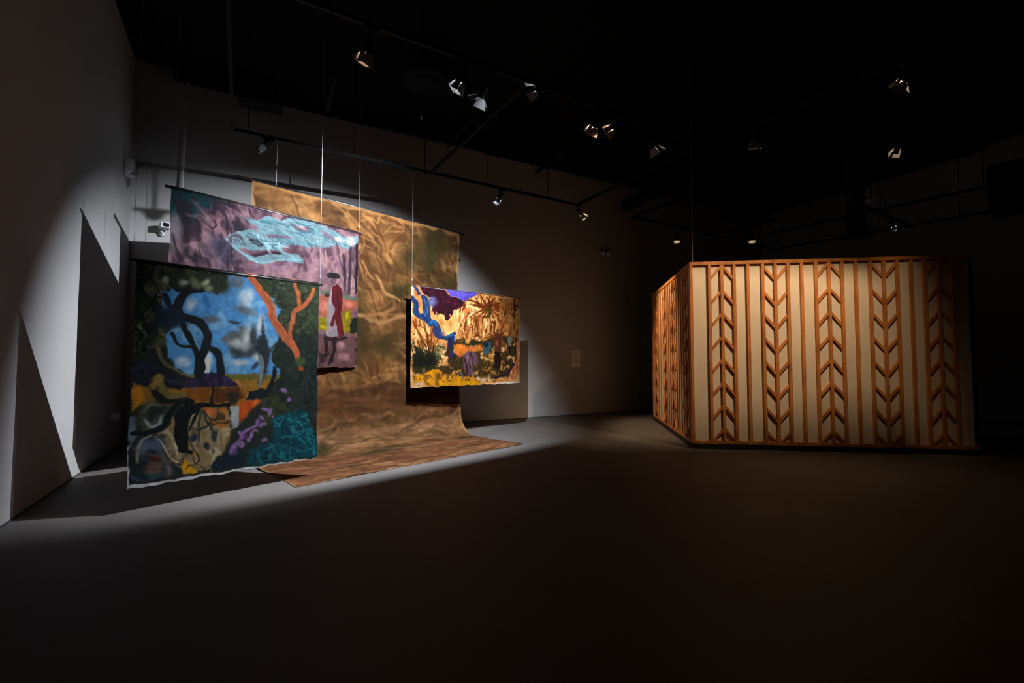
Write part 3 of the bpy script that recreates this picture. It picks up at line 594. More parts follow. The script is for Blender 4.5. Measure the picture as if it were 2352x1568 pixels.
PAINT_SMALL = [
 ('M',(240,196,136),97.3,0.5,0.12,0.8,None,0.8),
 ('M',(186,120,62),79.6,0.58,0.1,0.7,None,1),
 ('P',(232,216,196),5.3,2.7,[(0,6),(29,14),(40,96),(2,101)]),
 ('D',(214,112,44),0.6,[(33,55,26.5,53.1,0),(61,193,30.1,79.6,0),(73,116,26.5,35.4,0)]),
 ('L',(104,48,12),6.2,[(661,152,26.5),(550,99,21.2),(466,79,14.2)]),
 ('L',(104,48,12),6.2,[(661,152,26.5),(576,130,21.2),(490,131,14.2)]),
 ('L',(104,48,12),6.2,[(661,152,26.5),(594,119,21.2),(546,49,14.2)]),
 ('L',(104,48,12),6.2,[(661,152,26.5),(636,97,21.2),(595,14,14.2)]),
 ('L',(104,48,12),6.2,[(661,152,26.5),(676,74,21.2),(661,33,14.2)]),
 ('L',(104,48,12),6.2,[(661,152,26.5),(678,96,21.2),(730,33,14.2)]),
 ('L',(104,48,12),6.2,[(661,152,26.5),(726,102,21.2),(791,73,14.2)]),
 ('D',(190,130,70),0.6,[(908,138,30.1,61.9,0)]),
 ('L',(104,48,12),5.3,[(881,91,10.6),(919,57,10.6),(946,113,10.6),(926,196,10.6),(889,190,10.6),(879,121,8.8)]),
 ('L',(120,70,24),7.1,[(83,316,10.6),(110,422,15.9),(139,537,23),(146,619,26.5)]),
 ('L',(120,70,24),7.1,[(190,331,10.6),(171,435,15.9),(159,536,21.2),(153,619,26.5)]),
 ('L',(130,76,28),7.1,[(12,347,14.2),(66,474,19.5),(113,587,21.2)]),
 ('P',(54,8,34),5.3,7.1,[(65,-8),(159,-12),(257,-11),(300,48),(382,77),(443,107),(424,157),(383,198),(346,202),(328,279),(295,318),(277,306),(263,264),(231,254),(210,278),(176,273),(165,223),(178,179),(209,140),(194,90),(140,98),(92,63)]),
 ('S',[(96,14,50),(36,4,24),(120,24,60),(60,10,50)],90,35.4,12.4,60,60,0.6,[(78,1),(257,-7),(301,57),(435,110),(345,193),(295,304),(231,250),(175,248),(202,158),(187,74)]),
 ('P',(96,86,190),3.5,4.4,[(257,-11),(404,-8),(572,-5),(542,33),(484,51),(460,100),(390,82),(378,62),(319,65),(293,18)]),
 ('S',[(80,70,170),(116,106,206)],20,88.5,14.2,10,10,0.5,[(285,-7),(546,2),(466,79),(330,53)]),
 ('S',[(222,160,90),(236,180,110)],24,53.1,14.2,80,30,0.9,[(176,265),(231,267),(288,323),(346,211),(436,165),(391,278),(289,375),(197,331)]),
 ('L',(110,54,16),5.3,[(665,151,19.5),(646,203,14.2),(615,270,8.8)]),
 ('L',(110,54,16),5.3,[(665,151,19.5),(663,215,14.2),(648,295,8.8)]),
 ('L',(110,54,16),5.3,[(665,151,19.5),(684,218,14.2),(690,301,8.8)]),
 ('L',(110,54,16),5.3,[(665,151,19.5),(706,206,14.2),(733,278,8.8)]),
 ('L',(110,54,16),5.3,[(665,151,19.5),(621,201,14.2),(566,265,8.8)]),
 ('L',(110,54,16),5.3,[(665,151,19.5),(727,189,14.2),(776,245,8.8)]),
 ('L',(110,54,16),5.3,[(665,151,19.5),(593,190,14.2),(510,243,8.8)]),
 ('L',(110,54,16),5.3,[(665,151,19.5),(749,163,14.2),(821,192,8.8)]),
 ('L',(110,54,16),5.3,[(665,151,19.5),(676,90,14.2),(674,45,8.8)]),
 ('L',(110,54,16),5.3,[(665,151,19.5),(702,91,14.2),(725,48,8.8)]),
 ('L',(110,54,16),5.3,[(665,151,19.5),(643,94,14.2),(607,55,8.8)]),
 ('M',(150,94,46),106.2,0.4,0.15,0.6,[(800,13),(1005,-1),(997,558),(779,489)],1),
 ('V',(104,48,12),56.6,0.05,0.9,[(383,207),(435,74),(570,3),(836,8),(832,468),(392,517)],2.6,96),
 ('V',(124,62,20),42.5,0.035,0.75,[(390,242),(627,198),(826,196),(823,468),(392,508)],3,88),
 ('V',(88,46,16),49.6,0.055,0.9,[(800,23),(1000,5),(987,559),(823,468)],3.2,90),
 ('V',(116,60,22),53.1,0.045,0.8,[(9,315),(109,339),(233,447),(262,565),(167,635),(16,590)],3,72),
 ('D',(112,56,18),0.7,[(627,142,53.1,35.4,0)]),
 ('D',(112,56,18),0.7,[(755,117,53.1,44.2,20)]),
 ('D',(112,56,18),0.7,[(452,353,12.4,53.1,10)]),
 ('D',(112,56,18),0.7,[(546,300,14.2,61.9,-8)]),
 ('D',(112,56,18),0.7,[(694,381,14.2,53.1,6)]),
 ('D',(250,214,160),0.6,[(506,230,35.4,14.2,-40),(522,154,53.1,15.9,25),(421,275,14.2,53.1,20),(483,323,19.5,44.2,0),(648,328,12.4,53.1,8),(627,441,12.4,44.2,6),(383,225,14.2,35.4,20)]),
 ('L',(34,66,104),5.3,[(16,-4,23),(49,44,35.4),(73,99,35.4),(106,111,53.1),(117,195,79.6),(125,304,79.6),(150,352,70.8),(197,365,56.6),(220,431,58.4),(226,482,53.1),(275,501,40.7),(318,494,61.9),(354,449,38.9)]),
 ('L',(30,66,110),5.3,[(9,125,53.1),(35,172,53.1),(33,255,61.9),(76,296,61.9),(122,316,53.1)]),
 ('L',(52,62,112),5.3,[(191,382,53.1),(198,467,61.9),(226,482,44.2)]),
 ('L',(44,44,92),7.1,[(329,494,70.8),(319,581,79.6),(318,666,70.8),(356,718,106.2)]),
 ('D',(72,78,120),0.4,[(171,137,53.1,56.6,0)]),
 ('D',(110,110,150),0.5,[(167,137,30.1,35.4,0)]),
 ('L',(26,110,166),5.3,[(143,369,14.2),(176,333,23),(204,373,17.7)]),
 ('L',(24,96,160),5.3,[(290,496,12.4),(333,467,19.5),(358,483,15.9),(348,528,12.4)]),
 ('L',(20,36,80),4.4,[(41,162,12.4),(52,244,10.6),(102,306,12.4),(136,353,10.6)]),
 ('L',(90,110,160),4.4,[(106,128,8.8),(128,227,12.4),(109,288,8.8)]),
 ('S',[(20,36,72),(60,100,150),(80,70,130),(30,90,150)],50,53.1,8,70,40,0.6,[(8,100),(126,109),(162,300),(232,413),(347,458),(349,666),(291,667),(247,515),(192,467),(109,339),(11,249)]),
 ('D',(222,150,86),0.4,[(67,117,21.2,35.4,0),(72,234,17.7,38.9,0)]),
 ('M',(58,46,22),53.1,0.38,0.1,0.92,[(377,509),(546,492),(626,515),(710,474),(832,448),(979,460),(975,755),(882,926),(546,931),(217,867),(15,869),(16,590),(127,636),(249,684)],1),
 ('P',(212,124,58),10.6,10.6,[(355,579),(407,551),(468,585),(610,562),(626,626),(491,628),(438,691),(393,700),(352,657)]),
 ('D',(224,138,50),0.5,[(422,612,53.1,44.2,0),(562,600,53.1,24.8,0)]),
 ('S',[(30,34,14),(70,66,26),(110,84,34),(146,110,40),(40,30,16),(130,86,50)],230,53.1,10.6,80,60,0.65,[(392,517),(546,501),(832,458),(979,460),(965,804),(793,913),(546,913),(251,835),(195,751),(349,718),(530,628)]),
 ('S',[(190,140,24),(150,110,20)],30,35.4,12.4,60,60,0.7,[(626,644),(726,661),(708,892),(609,889)]),
 ('D',(20,26,12),0.7,[(109,751,106.2,70.8,0),(63,710,61.9,53.1,0)]),
 ('L',(18,26,12),3.5,[(115,759,14.2),(70,786,9.7),(20,793,3.5)]),
 ('L',(18,26,12),3.5,[(115,759,14.2),(50,785,9.7),(-19,784,3.5)]),
 ('L',(18,26,12),3.5,[(115,759,14.2),(96,682,9.7),(97,617,3.5)]),
 ('L',(18,26,12),3.5,[(115,759,14.2),(179,731,9.7),(251,729,3.5)]),
 ('L',(18,26,12),3.5,[(115,759,14.2),(74,749,9.7),(37,730,3.5)]),
 ('L',(18,26,12),3.5,[(115,759,14.2),(133,712,9.7),(163,681,3.5)]),
 ('L',(18,26,12),3.5,[(115,759,14.2),(159,726,9.7),(212,713,3.5)]),
 ('L',(18,26,12),3.5,[(115,759,14.2),(122,680,9.7),(151,620,3.5)]),
 ('L',(18,26,12),3.5,[(115,759,14.2),(118,710,9.7),(135,673,3.5)]),
 ('L',(18,26,12),3.5,[(115,759,14.2),(59,750,9.7),(8,726,3.5)]),
 ('L',(18,26,12),3.5,[(115,759,14.2),(120,691,9.7),(144,639,3.5)]),
 ('L',(18,26,12),3.5,[(115,759,14.2),(90,696,9.7),(82,640,3.5)]),
 ('L',(18,26,12),3.5,[(115,759,14.2),(89,698,9.7),(80,642,3.5)]),
 ('L',(18,26,12),3.5,[(115,759,14.2),(156,737,9.7),(203,732,3.5)]),
 ('L',(18,26,12),3.5,[(115,759,14.2),(87,704,9.7),(73,653,3.5)]),
 ('L',(18,26,12),3.5,[(115,759,14.2),(149,721,9.7),(192,700,3.5)]),
 ('L',(18,26,12),3.5,[(115,759,14.2),(128,693,9.7),(158,645,3.5)]),
 ('L',(18,26,12),3.5,[(115,759,14.2),(167,764,9.7),(217,785,3.5)]),
 ('L',(18,26,12),3.5,[(115,759,14.2),(140,715,9.7),(176,689,3.5)]),
 ('L',(18,26,12),3.5,[(115,759,14.2),(114,708,9.7),(127,667,3.5)]),
 ('L',(18,26,12),3.5,[(115,759,14.2),(169,770,9.7),(219,796,3.5)]),
 ('L',(18,26,12),3.5,[(115,759,14.2),(168,748,9.7),(224,756,3.5)]),
 ('L',(18,26,12),3.5,[(115,759,14.2),(168,767,9.7),(219,789,3.5)]),
 ('L',(18,26,12),3.5,[(115,759,14.2),(77,709,9.7),(53,659,3.5)]),
 ('L',(18,26,12),3.5,[(115,759,14.2),(183,750,9.7),(254,764,3.5)]),
 ('L',(18,26,12),3.5,[(115,759,14.2),(131,715,9.7),(159,685,3.5)]),
 ('L',(18,26,12),3.5,[(115,759,14.2),(133,710,9.7),(165,676,3.5)]),
 ('L',(18,26,12),3.5,[(115,759,14.2),(172,715,9.7),(242,698,3.5)]),
 ('L',(18,26,12),3.5,[(115,759,14.2),(118,692,9.7),(139,640,3.5)]),
 ('L',(18,26,12),3.5,[(115,759,14.2),(61,774,9.7),(5,770,3.5)]),
 ('L',(18,26,12),3.5,[(115,759,14.2),(57,757,9.7),(1,739,3.5)]),
 ('L',(18,26,12),3.5,[(115,759,14.2),(80,698,9.7),(61,640,3.5)]),
 ('L',(18,26,12),3.5,[(115,759,14.2),(75,774,9.7),(32,773,3.5)]),
 ('L',(18,26,12),3.5,[(115,759,14.2),(154,713,9.7),(206,689,3.5)]),
 ('L',(30,34,14),3.5,[(164,718,10.6),(170,610,8.8),(180,526,3.5)]),
 ('L',(30,34,14),3.5,[(137,718,10.6),(137,611,8.8),(121,529,3.5)]),
 ('L',(30,34,14),3.5,[(189,718,10.6),(184,610,8.8),(160,527,3.5)]),
 ('L',(30,34,14),3.5,[(80,718,10.6),(88,613,8.8),(79,531,3.5)]),
 ('L',(30,34,14),3.5,[(120,718,10.6),(103,612,8.8),(76,531,3.5)]),
 ('L',(30,34,14),3.5,[(140,718,10.6),(119,612,8.8),(160,527,3.5)]),
 ('L',(30,34,14),3.5,[(51,718,10.6),(38,614,8.8),(13,534,3.5)]),
 ('L',(30,34,14),3.5,[(194,718,10.6),(172,610,8.8),(211,525,3.5)]),
 ('L',(30,34,14),3.5,[(122,718,10.6),(119,612,8.8),(78,531,3.5)]),
 ('L',(30,34,14),3.5,[(58,718,10.6),(48,614,8.8),(58,532,3.5)]),
 ('L',(30,34,14),3.5,[(98,718,10.6),(71,613,8.8),(74,531,3.5)]),
 ('L',(30,34,14),3.5,[(45,718,10.6),(34,614,8.8),(21,534,3.5)]),
 ('L',(30,34,14),3.5,[(28,719,10.6),(7,615,8.8),(27,533,3.5)]),
 ('L',(30,34,14),3.5,[(43,718,10.6),(35,614,8.8),(19,534,3.5)]),
 ('S',[(150,150,110),(90,110,80),(40,70,54)],40,53.1,10.6,40,90,0.7,[(179,585),(262,565),(277,701),(194,718)]),
 ('S',[(40,70,54),(80,110,90)],24,53.1,8.8,50,60,0.7,[(21,846),(202,826),(197,924),(28,917)]),
 ('P',(206,146,16),8.8,10.6,[(15,893),(117,864),(196,817),(230,835),(279,903),(350,872),(409,916),(515,912),(593,959),(577,994),(238,1000),(17,979)]),
 ('M',(120,84,30),44.2,0.56,0.08,0.8,[(15,861),(251,869),(546,913),(829,877),(828,971),(252,993),(17,979)],1),
 ('S',[(90,60,70),(60,44,20),(220,170,40),(150,120,90)],60,44.2,10.6,50,60,0.7,[(21,869),(251,877),(546,922),(794,885),(793,969),(252,989),(23,972)]),
 ('P',(212,158,14),5.3,7.1,[(238,967),(394,950),(593,968),(585,996),(245,997)]),
 ('D',(206,176,150),0.5,[(64,966,53.1,21.2,0),(625,952,44.2,26.5,0),(569,932,26.5,17.7,0)]),
 ('L',(200,150,24),4.4,[(199,826,12.4),(230,843,15.9),(251,918,14.2),(279,945,12.4)]),
 ('L',(196,124,76),7.1,[(974,539,35.4),(976,736,35.4),(928,870,61.9),(908,946,53.1)]),
 ('S',[(230,170,120),(150,80,40)],26,53.1,14.2,70,40,0.7,[(882,850),(993,804),(996,959),(863,953)]),
 ('L',(52,38,66),7.1,[(947,774,23),(891,850,30.1),(828,905,23),(691,937,14.2)]),
 ('P',(112,84,96),3.5,3.5,[(429,709),(453,656),(491,636),(534,646),(570,708),(566,762),(530,797),(519,886),(469,919),(450,840),(432,787)]),
 ('S',[(146,112,126),(70,44,56),(50,30,36)],30,79.6,9.7,80,24,0.7,[(438,700),(491,646),(554,717),(530,788),(507,876),(461,892)]),
 ('L',(60,36,40),3.5,[(445,717,17.7),(461,796,21.2),(476,893,17.7)]),
 ('L',(110,116,120),5.3,[(408,856,21.2),(431,917,23)]),
 ('P',(62,96,112),5.3,4.4,[(614,626),(626,552),(651,514),(693,531),(701,596),(684,652),(634,671)]),
 ('D',(30,46,64),0.5,[(651,560,31.9,26.5,0)]),
 ('P',(92,52,34),4.4,3.5,[(732,473),(749,434),(788,432),(810,478),(805,565),(795,636),(735,637)]),
 ('D',(112,70,50),0.4,[(767,404,19.5,26.5,0)]),
 ('D',(150,84,60),0.6,[(761,538,21.2,35.4,0)]),
 ('P',(36,20,20),4.4,2.7,[(735,637),(795,636),(794,820),(770,829),(767,698),(758,828),(739,819)]),
 ('P',(124,130,126),4.4,3.5,[(873,475),(896,450),(918,473),(913,571),(876,567)]),
 ('P',(40,34,26),4.4,2.7,[(878,567),(913,566),(904,668),(881,668)]),
 ('D',(90,70,50),0.4,[(898,425,12.4,17.7,0)]),
 ('S',[(60,110,30),(40,80,20)],30,44.2,7.1,90,90,0.8,[(627,170),(703,152),(686,268),(635,254)]),
 ('L',(232,226,224),2.7,[(691,997,7.1),(836,990,14.2),(1000,994,17.7)]),
 ('L',(214,180,140),2.7,[(0,997,14.2),(184,1000,7.1)]),
 ('L',(214,180,140),2.7,[(-1,671,7.1),(0,997,10.6)]),
]
PAINT_BIG = [
 ('M',(92,55,26),110,0.52,0.1,0.85,[(0,0),(1000,0),(1000,1000),(0,1000)],1.2),
 ('M',(156,108,60),80,0.6,0.08,0.6,[(0,0),(1000,0),(1000,600),(0,600)],1),
 ('S',[(169,119,68),(145,97,52),(105,65,31),(174,130,79)],150,90,13,35,50,0.55,[(0,10),(1000,10),(1000,560),(0,560)]),
 ('S',[(77,48,20),(98,62,30)],110,80,14,40,60,0.5,[(0,10),(1000,10),(1000,640),(0,640)]),
 ('V',(174,124,71),70,0.04,0.5,[(0,10),(1000,10),(1000,560),(0,560)],2.6,35),
 ('V',(176,128,75),60,0.035,0.4,[(0,10),(1000,10),(1000,560),(0,560)],2.8,-30),
 ('V',(64,38,16),80,0.05,0.5,[(0,10),(1000,10),(1000,640),(0,640)],2.2,60),
 ('S',[(176,125,72),(161,113,63)],120,60,7,40,50,0.7,[(300,10),(1000,10),(1000,520),(300,520)]),
 ('D',(54,45,17),0.8,[(820,95,40,90,8),(870,60,60,40,0),(640,240,46,30,-20)]),
 ('D',(65,49,20),0.8,[(700,130,40,60,30),(930,220,50,60,0),(420,380,40,110,0),(560,420,60,40,0)]),
 ('L',(161,111,63),4,[(300,300,6),(450,330,10),(620,300,8)]),
 ('L',(168,121,72),4,[(520,200,10),(560,250,12),(640,275,8)]),
 ('L',(169,122,74),5,[(420,330,12),(560,345,16),(700,310,8)]),
 ('L',(156,108,61),5,[(300,545,8),(500,540,14),(700,548,8)]),
 ('P',(90,55,28),26,16,[(0,550),(1000,545),(1000,620),(0,640)]),  # darker band: shadow across the lower drop, painted into the cloth colour
 ('S',[(123,80,45),(72,45,23)],60,140,14,5,20,0.5,[(0,540),(1000,540),(1000,640),(0,640)]),
 ('P',(148,103,67),26,16,[(0,650),(1000,640),(1000,740),(0,745)]),
 ('S',[(173,127,85),(123,83,52),(161,116,77),(98,71,35)],90,150,12,3,14,0.55,[(0,640),(1000,630),(1000,770),(0,770)]),
 ('P',(131,83,53),24,12,[(0,760),(1000,760),(1000,1000),(0,1000)]),
 ('S',[(153,103,68),(112,69,42),(161,116,78),(92,65,33)],90,170,13,4,16,0.55,[(0,750),(1000,750),(1000,1000),(0,1000)]),
 ('V',(169,124,81),70,0.03,0.6,[(0,640),(1000,630),(1000,1000),(0,1000)],3.2,4),
 ('V',(79,51,28),70,0.03,0.5,[(0,640),(1000,630),(1000,1000),(0,1000)],3.2,-6),
 ('D',(75,65,30),0.8,[(420,800,60,14,0),(560,770,50,10,0),(240,720,30,20,0)]),
 ('L',(174,131,88),3,[(0,0,9),(0,500,9),(0,1000,9)]),
 ('L',(177,135,90),3,[(1000,0,9),(1000,500,10),(1000,1000,10)]),
 ('L',(169,124,82),3,[(0,1000,9),(500,1000,9),(1000,1000,9)]),
 ('L',(161,113,63),4,[(0,4,14),(500,4,14),(1000,4,14)]),
]


def canvas_mesh(name, grid, colors, mat, parent):
    nv, nu = grid.shape[:2]
    me = bpy.data.meshes.new(name)
    idx = np.arange(nu * nv).reshape(nv, nu)
    quads = np.stack([idx[1:, :-1], idx[1:, 1:], idx[:-1, 1:], idx[:-1, :-1]], -1).reshape(-1, 4)
    me.vertices.add(nu * nv); me.vertices.foreach_set('co', grid.reshape(-1).astype(np.float32))
    me.loops.add(quads.size); me.loops.foreach_set('vertex_index', quads.reshape(-1).astype(np.int32))
    me.polygons.add(len(quads)); me.polygons.foreach_set('loop_start', np.arange(0, quads.size, 4, dtype=np.int32))
    me.polygons.foreach_set('use_smooth', np.ones(len(quads), bool))
    me.update(calc_edges=True)
    at = me.color_attributes.new('pigment', 'FLOAT_COLOR', 'POINT')
    rgba = np.ones((nu * nv, 4), np.float32); rgba[:, :3] = colors.reshape(-1, 3)
    at.data.foreach_set('color', rgba.reshape(-1))
    me.materials.append(mat)
    o = bpy.data.objects.new(name, me); COL.objects.link(o); o.parent = parent
    return o


def ripple(S, T, w, h, seed, amp):
    # slow billow and fine puckers of hanging cloth, zero at the rod
    k = np.clip(T / h * 1.6, 0, 1)
    b = amp * k * np.sin(S / w * 5.2 + seed) * (0.6 + 0.4 * np.sin(T / h * 3.1 + seed * 2))
    f = amp * 0.22 * np.sin(S / w * 31 + 1.5 * np.sin(T * 2 + seed)) * (0.4 + 0.6 * k)
    return b + f


def banner(name, label, x, y, deg, w, zt, zb, nu, nv, base, ops, seed, rod_over, wires, rod_r=0.014, amp=0.012, hem=0.0, gain=0.5, power=1.12, warp=3.5):
    t = empty(name, (x, y, zb), (0, 0, R(deg))); tag(t, label, 'painting')
    h = zt - zb
    u = np.linspace(0, 1, nu); v = np.linspace(0, 1, nv); V, U = np.meshgrid(v, u, indexing='ij')
    S = U * w; T = V * h
    Y = ripple(S, T, w, h, seed, amp)
    # the free lower corners swing out a little and the hem is cut unevenly
    Y = Y - hem * np.clip((V - 0.75) / 0.25, 0, 1) ** 2 * (0.35 + 0.65 * (1 - U) ** 3)
    wob = 0.006 * np.sin(U * 37 + seed) + 0.004 * np.sin(U * 83)
    Z = h - T + np.clip((V - 0.9) / 0.1, 0, 1) * wob
    X = S + 0.004 * np.sin(T * 9 + seed) * np.where(U < 0.5, 1 - 2 * U, 2 * U - 1) - hem * 0.4 * (1 - U) * V ** 2
    col = gain * paint(nu, nv, w / h, base, ops, seed, warp) ** power
    canvas_mesh('canvas', np.stack([X, Y, Z], -1), col, M['canvas'], t)
    rod = tube((-rod_over[0], 0.016, h + 0.004), (w + rod_over[1], 0.016, h + 0.004), rod_r, n=14)
    obj('rod', rod, M['rod'], t, True)
    # the top edge turns over the rod as a sleeve
    sl = bmesh.new(); n = 40; prev = None
    ring_n = 10
    for i in range(n + 1):
        s = w * i / n; rr = rod_r + 0.006 + 0.002 * math.sin(i * 2.3 + seed)
        ring = [sl.verts.new((s, 0.016 + rr * math.cos(a), h + 0.004 + rr * math.sin(a))) for a in [R(-150 + 300 * k / (ring_n - 1)) + math.pi * 0.0 for k in range(ring_n)]]
        if prev:
            for k in range(ring_n - 1): sl.faces.new((prev[k], ring[k], ring[k + 1], prev[k + 1]))
        prev = ring
    so = obj('rod_sleeve', sl, M['canvas'], t, True)
    me = so.data; at = me.color_attributes.new('pigment', 'FLOAT_COLOR', 'POINT')
    row = col[2]; rgba = np.ones((len(me.vertices), 4), np.float32)
    for i in range(n + 1): rgba[i * ring_n:(i + 1) * ring_n, :3] = row[min(int(i / n * (nu - 1)), nu - 1)]
    at.data.foreach_set('color', rgba.reshape(-1))
    for s in wires:
        wb = tube((s, 0.016, h + 0.01), (s, 0.016, 6.93 - zb), 0.0015, n=6)
        wo = obj('hanging_wire', wb, M['wire'], t)
        hk = tube((s, 0.016, h + 0.10), (s, 0.016, h + 0.14), 0.006, n=8)
        obj('wire_clamp', hk, M['wire'], wo)
    return t


banner('painted_banner', 'hanging banner painted with dark trees, blue sky and orange branches, nearest the camera',
       -3.838, 4.694, 49.6, 1.936, 2.53, 0.237, 430, 520, (40, 46, 34), PAINT_FRONT, 1, (0.06, 0.05), (-0.02, 1.955), amp=0.012, hem=0.06, gain=0.42, rod_r=0.019)
banner('painted_banner', 'mauve hanging banner painted with a pale blue cloud and a red coated person',
       -4.425, 5.923, 51.4, 2.76, 3.764, 1.406, 500, 430, (140, 106, 116), PAINT_PINK, 2, (0.06, 0.05), (0.03, 2.78), amp=0.012, gain=0.31, rod_r=0.019)
banner('painted_banner', 'small wide hanging banner painted with orange roots, a blue tree and people working among plants',
       -1.867, 8.551, 41.3, 2.716, 2.911, 1.027, 460, 330, (214, 160, 98), PAINT_SMALL, 3, (0.05, 0.03), (0.02, 2.70), rod_r=0.012, amp=0.010, gain=0.49, power=1.2)

# tall backdrop that runs down on to the floor
def backdrop():
    x, y, deg, w, zt, run = -3.941, 6.921, 46.0, 4.035, 4.256, 1.784
    t = empty('painted_backdrop', (x, y, 0), (0, 0, R(deg))); tag(t, 'tall brown painted cloth backdrop behind the banners, spreading over the floor', 'backdrop')
    nu, nv = 330, 480
    rad = 0.42
    drop = zt - rad; arc = rad * math.pi / 2; total = drop + arc + (run - rad)
    u = np.linspace(0, 1, nu); v = np.linspace(0, 1, nv); V, U = np.meshgrid(v, u, indexing='ij')
    S = U * w; D = V * total
    a = np.clip((D - drop) / arc, 0, 1) * math.pi / 2
    Z = np.where(D < drop, zt - D, np.where(D < drop + arc, rad - rad * np.sin(a), 0.0))
    Y = np.where(D < drop, 0.0, np.where(D < drop + arc, -(rad - rad * np.cos(a)), -rad - (D - drop - arc)))
    hang = np.clip((drop - D) / drop, 0, 1) ** 0.5 * np.clip(D * 3, 0, 1)
    fold = 0.016 * np.sin(S * 1.7 + 1.3 * np.sin(D * 1.1)) + 0.007 * np.sin(S * 6.1 + 2 * np.sin(D * 2.3)) + 0.004 * np.sin(D * 9 + S * 5)
    Y = Y + fold * hang
    Y = Y - 0.10 * np.clip((D - 1.6) / (drop - 1.6), 0, 1) ** 2 * (D < drop + arc + 9)
    onfl = np.clip((D - drop - arc * 0.5) / 0.3, 0, 1)
    Z = Z + onfl * (0.006 + 0.006 * np.sin(S * 3.1 + D * 2) * np.sin(S * 1.3) + 0.004 * np.sin(D * 7))
    Z = Z + np.clip((D - drop) / arc, 0, 1) * np.clip(1 - (D - drop - arc) / 0.5, 0, 1) * 0.02 * (1 + np.sin(S * 4.3))
    Z = np.maximum(Z, 0.004)
    edge = 0.012 * np.sin(D * 3.3) + 0.006 * np.sin(D * 11)
    X = S + edge * np.where(U < 0.5, -1, 1) * np.abs(2 * U - 1) ** 4
    Y = Y - np.clip((V - .93) / .07, 0, 1) * (0.012 * np.sin(S * 4) + 0.008 * np.sin(S * 13))
    col = 0.37 * paint(nu, nv, w / total, (122, 80, 40), PAINT_BIG, 9, 6.0, 0.16)
    canvas_mesh('canvas', np.stack([X, Y, Z], -1), col, M['canvas_big'], t)
    obj('rod', tube((-0.22, 0.02, zt), (w + 0.13, 0.02, zt), 0.023, n=14), M['rod'], t, True)
    for s in (0.35, w - 0.25):
        obj('hanging_wire', tube((s, 0.02, zt), (s, 0.02, 6.93), 0.0015, n=6), M['wire'], t)
    return t


backdrop()

# ------------------------------------------------------------------ lattice pavilion
def pavilion():
    L, Wd, H = 4.41, 4.09, 3.25
    t = empty('lattice_pavilion', (3.12, 8.08, 0), (0, 0, R(-7.76)))
    tag(t, 'large box pavilion of cream panels behind an orange wooden lattice of uprights and chevrons', 'pavilion')
    pz = 0.09; fz = pz + 0.055; tz = H - 0.06; rec = 0.050
    obj('plinth', box(0.0, L, 0.0, Wd, 0, pz), M['plinth'], t)['label'] = 'black plinth'
    obj('panel', box(rec, L - 0.02, rec, rec + 0.04, pz, tz - 0.001), M['panel'], t)
    obj('panel', box(0.024, 0.064, rec + 0.04, Wd - 0.04, pz, tz - 0.001), M['panel'], t)
    obj('panel', box(L - 0.06, L - 0.02, rec + 0.04, Wd - 0.04, pz, tz - 0.001), M['panel'], t)
    obj('panel', box(rec + 0.04, L - 0.06, Wd - 0.08, Wd - 0.04, pz, tz - 0.001), M['panel'], t)
    bv = 0.003
    obj('top_rail', box(0, L, 0, 0.09, tz, H, bv), M['wood'], t)
    obj('top_rail', box(0, 0.09, 0.091, Wd, tz, H, bv), M['wood'], t)
    obj('bottom_rail', box(0, L, 0, 0.049, pz, fz, bv), M['wood'], t)
    obj('bottom_rail', box(0, 0.049, 0.05, Wd, pz, fz, bv), M['wood'], t)
    obj('corner_post', box(0, 0.05, 0, 0.05, fz, tz, bv), M['wood'], t)
    obj('corner_post', box(0, 0.05, Wd - 0.05, Wd, fz, tz, bv), M['wood'], t)
    obj('corner_post', box(L - 0.03, L, 0, 0.05, fz, tz, bv), M['plinth'], t)['label'] = 'dark end post'
    bw, bd = 0.050, 0.046
    def stud(c, side):
        b = box(c - bw / 2, c + bw / 2, 0.004, bd, fz, tz, bv) if not side else box(0.002, 0.023, c - bw / 2, c + bw / 2, fz, tz, bv)
        obj('stud', b, M['wood'], t)
    def chevron(c, z, up, side):
        # two arms meeting at the middle upright, z is the height of the meeting point
        bm = bmesh.new(); dz = -0.185 if up else 0.185
        th = 0.062
        for s in (-1, 1):
            x0 = bw / 2 * s; x1 = (0.20 - bw / 2) * s
            za = z; zb = z + dz
            p = [(x0, za - th / 2), (x1, zb - th / 2), (x1, zb + th / 2), (x0, za + th / 2)]
            p = [(px_, min(max(pz_, fz), tz)) for px_, pz_ in p]
            f = [bm.verts.new((c + px_, 0.010, pz_) if not side else (-0.016, c + px_, pz_)) for px_, pz_ in p]
            g = [bm.verts.new((c + px_, bd, pz_) if not side else (0.023, c + px_, pz_)) for px_, pz_ in p]
            bm.faces.new(f); bm.faces.new(g[::-1])
            for i in range(4): bm.faces.new((f[i], g[i], g[(i + 1) % 4], f[(i + 1) % 4]))
        bmesh.ops.recalc_face_normals(bm, faces=bm.faces[:])
        obj('chevron', bm, M['wood'], t)
    for k, c in enumerate((0.54, 1.415, 2.265, 3.112, 3.930)):
        for d in (-0.205, 0, 0.205): stud(c + d, False)
        up = k % 2 == 0
        for i in range(8): chevron(c, (3.15 if up else 2.93) - 0.398 * i - (0.04 if i else 0), up, False)
    for c in (0.969, 1.837, 2.685, 3.525): stud(c, False)
    for k, c in enumerate((0.42, 1.42, 2.42, 3.42)):
        for d in (-0.205, 0, 0.205): stud(c + d, True)
        up = k % 2 == 1
        for i in range(8): chevron(c, (3.15 if up else 2.93) - 0.398 * i - (0.04 if i else 0), up, True)
    for c in (0.82, 1.02, 1.82, 2.02, 2.92, 3.82): stud(c, True)
    obj('hanging_wire', tube((0.07, 0.06, H), (0.07, 0.06, 6.9), 0.0035, n=6), M['wire'], t)['label'] = 'thin pale wire'
    return t


pavilion()

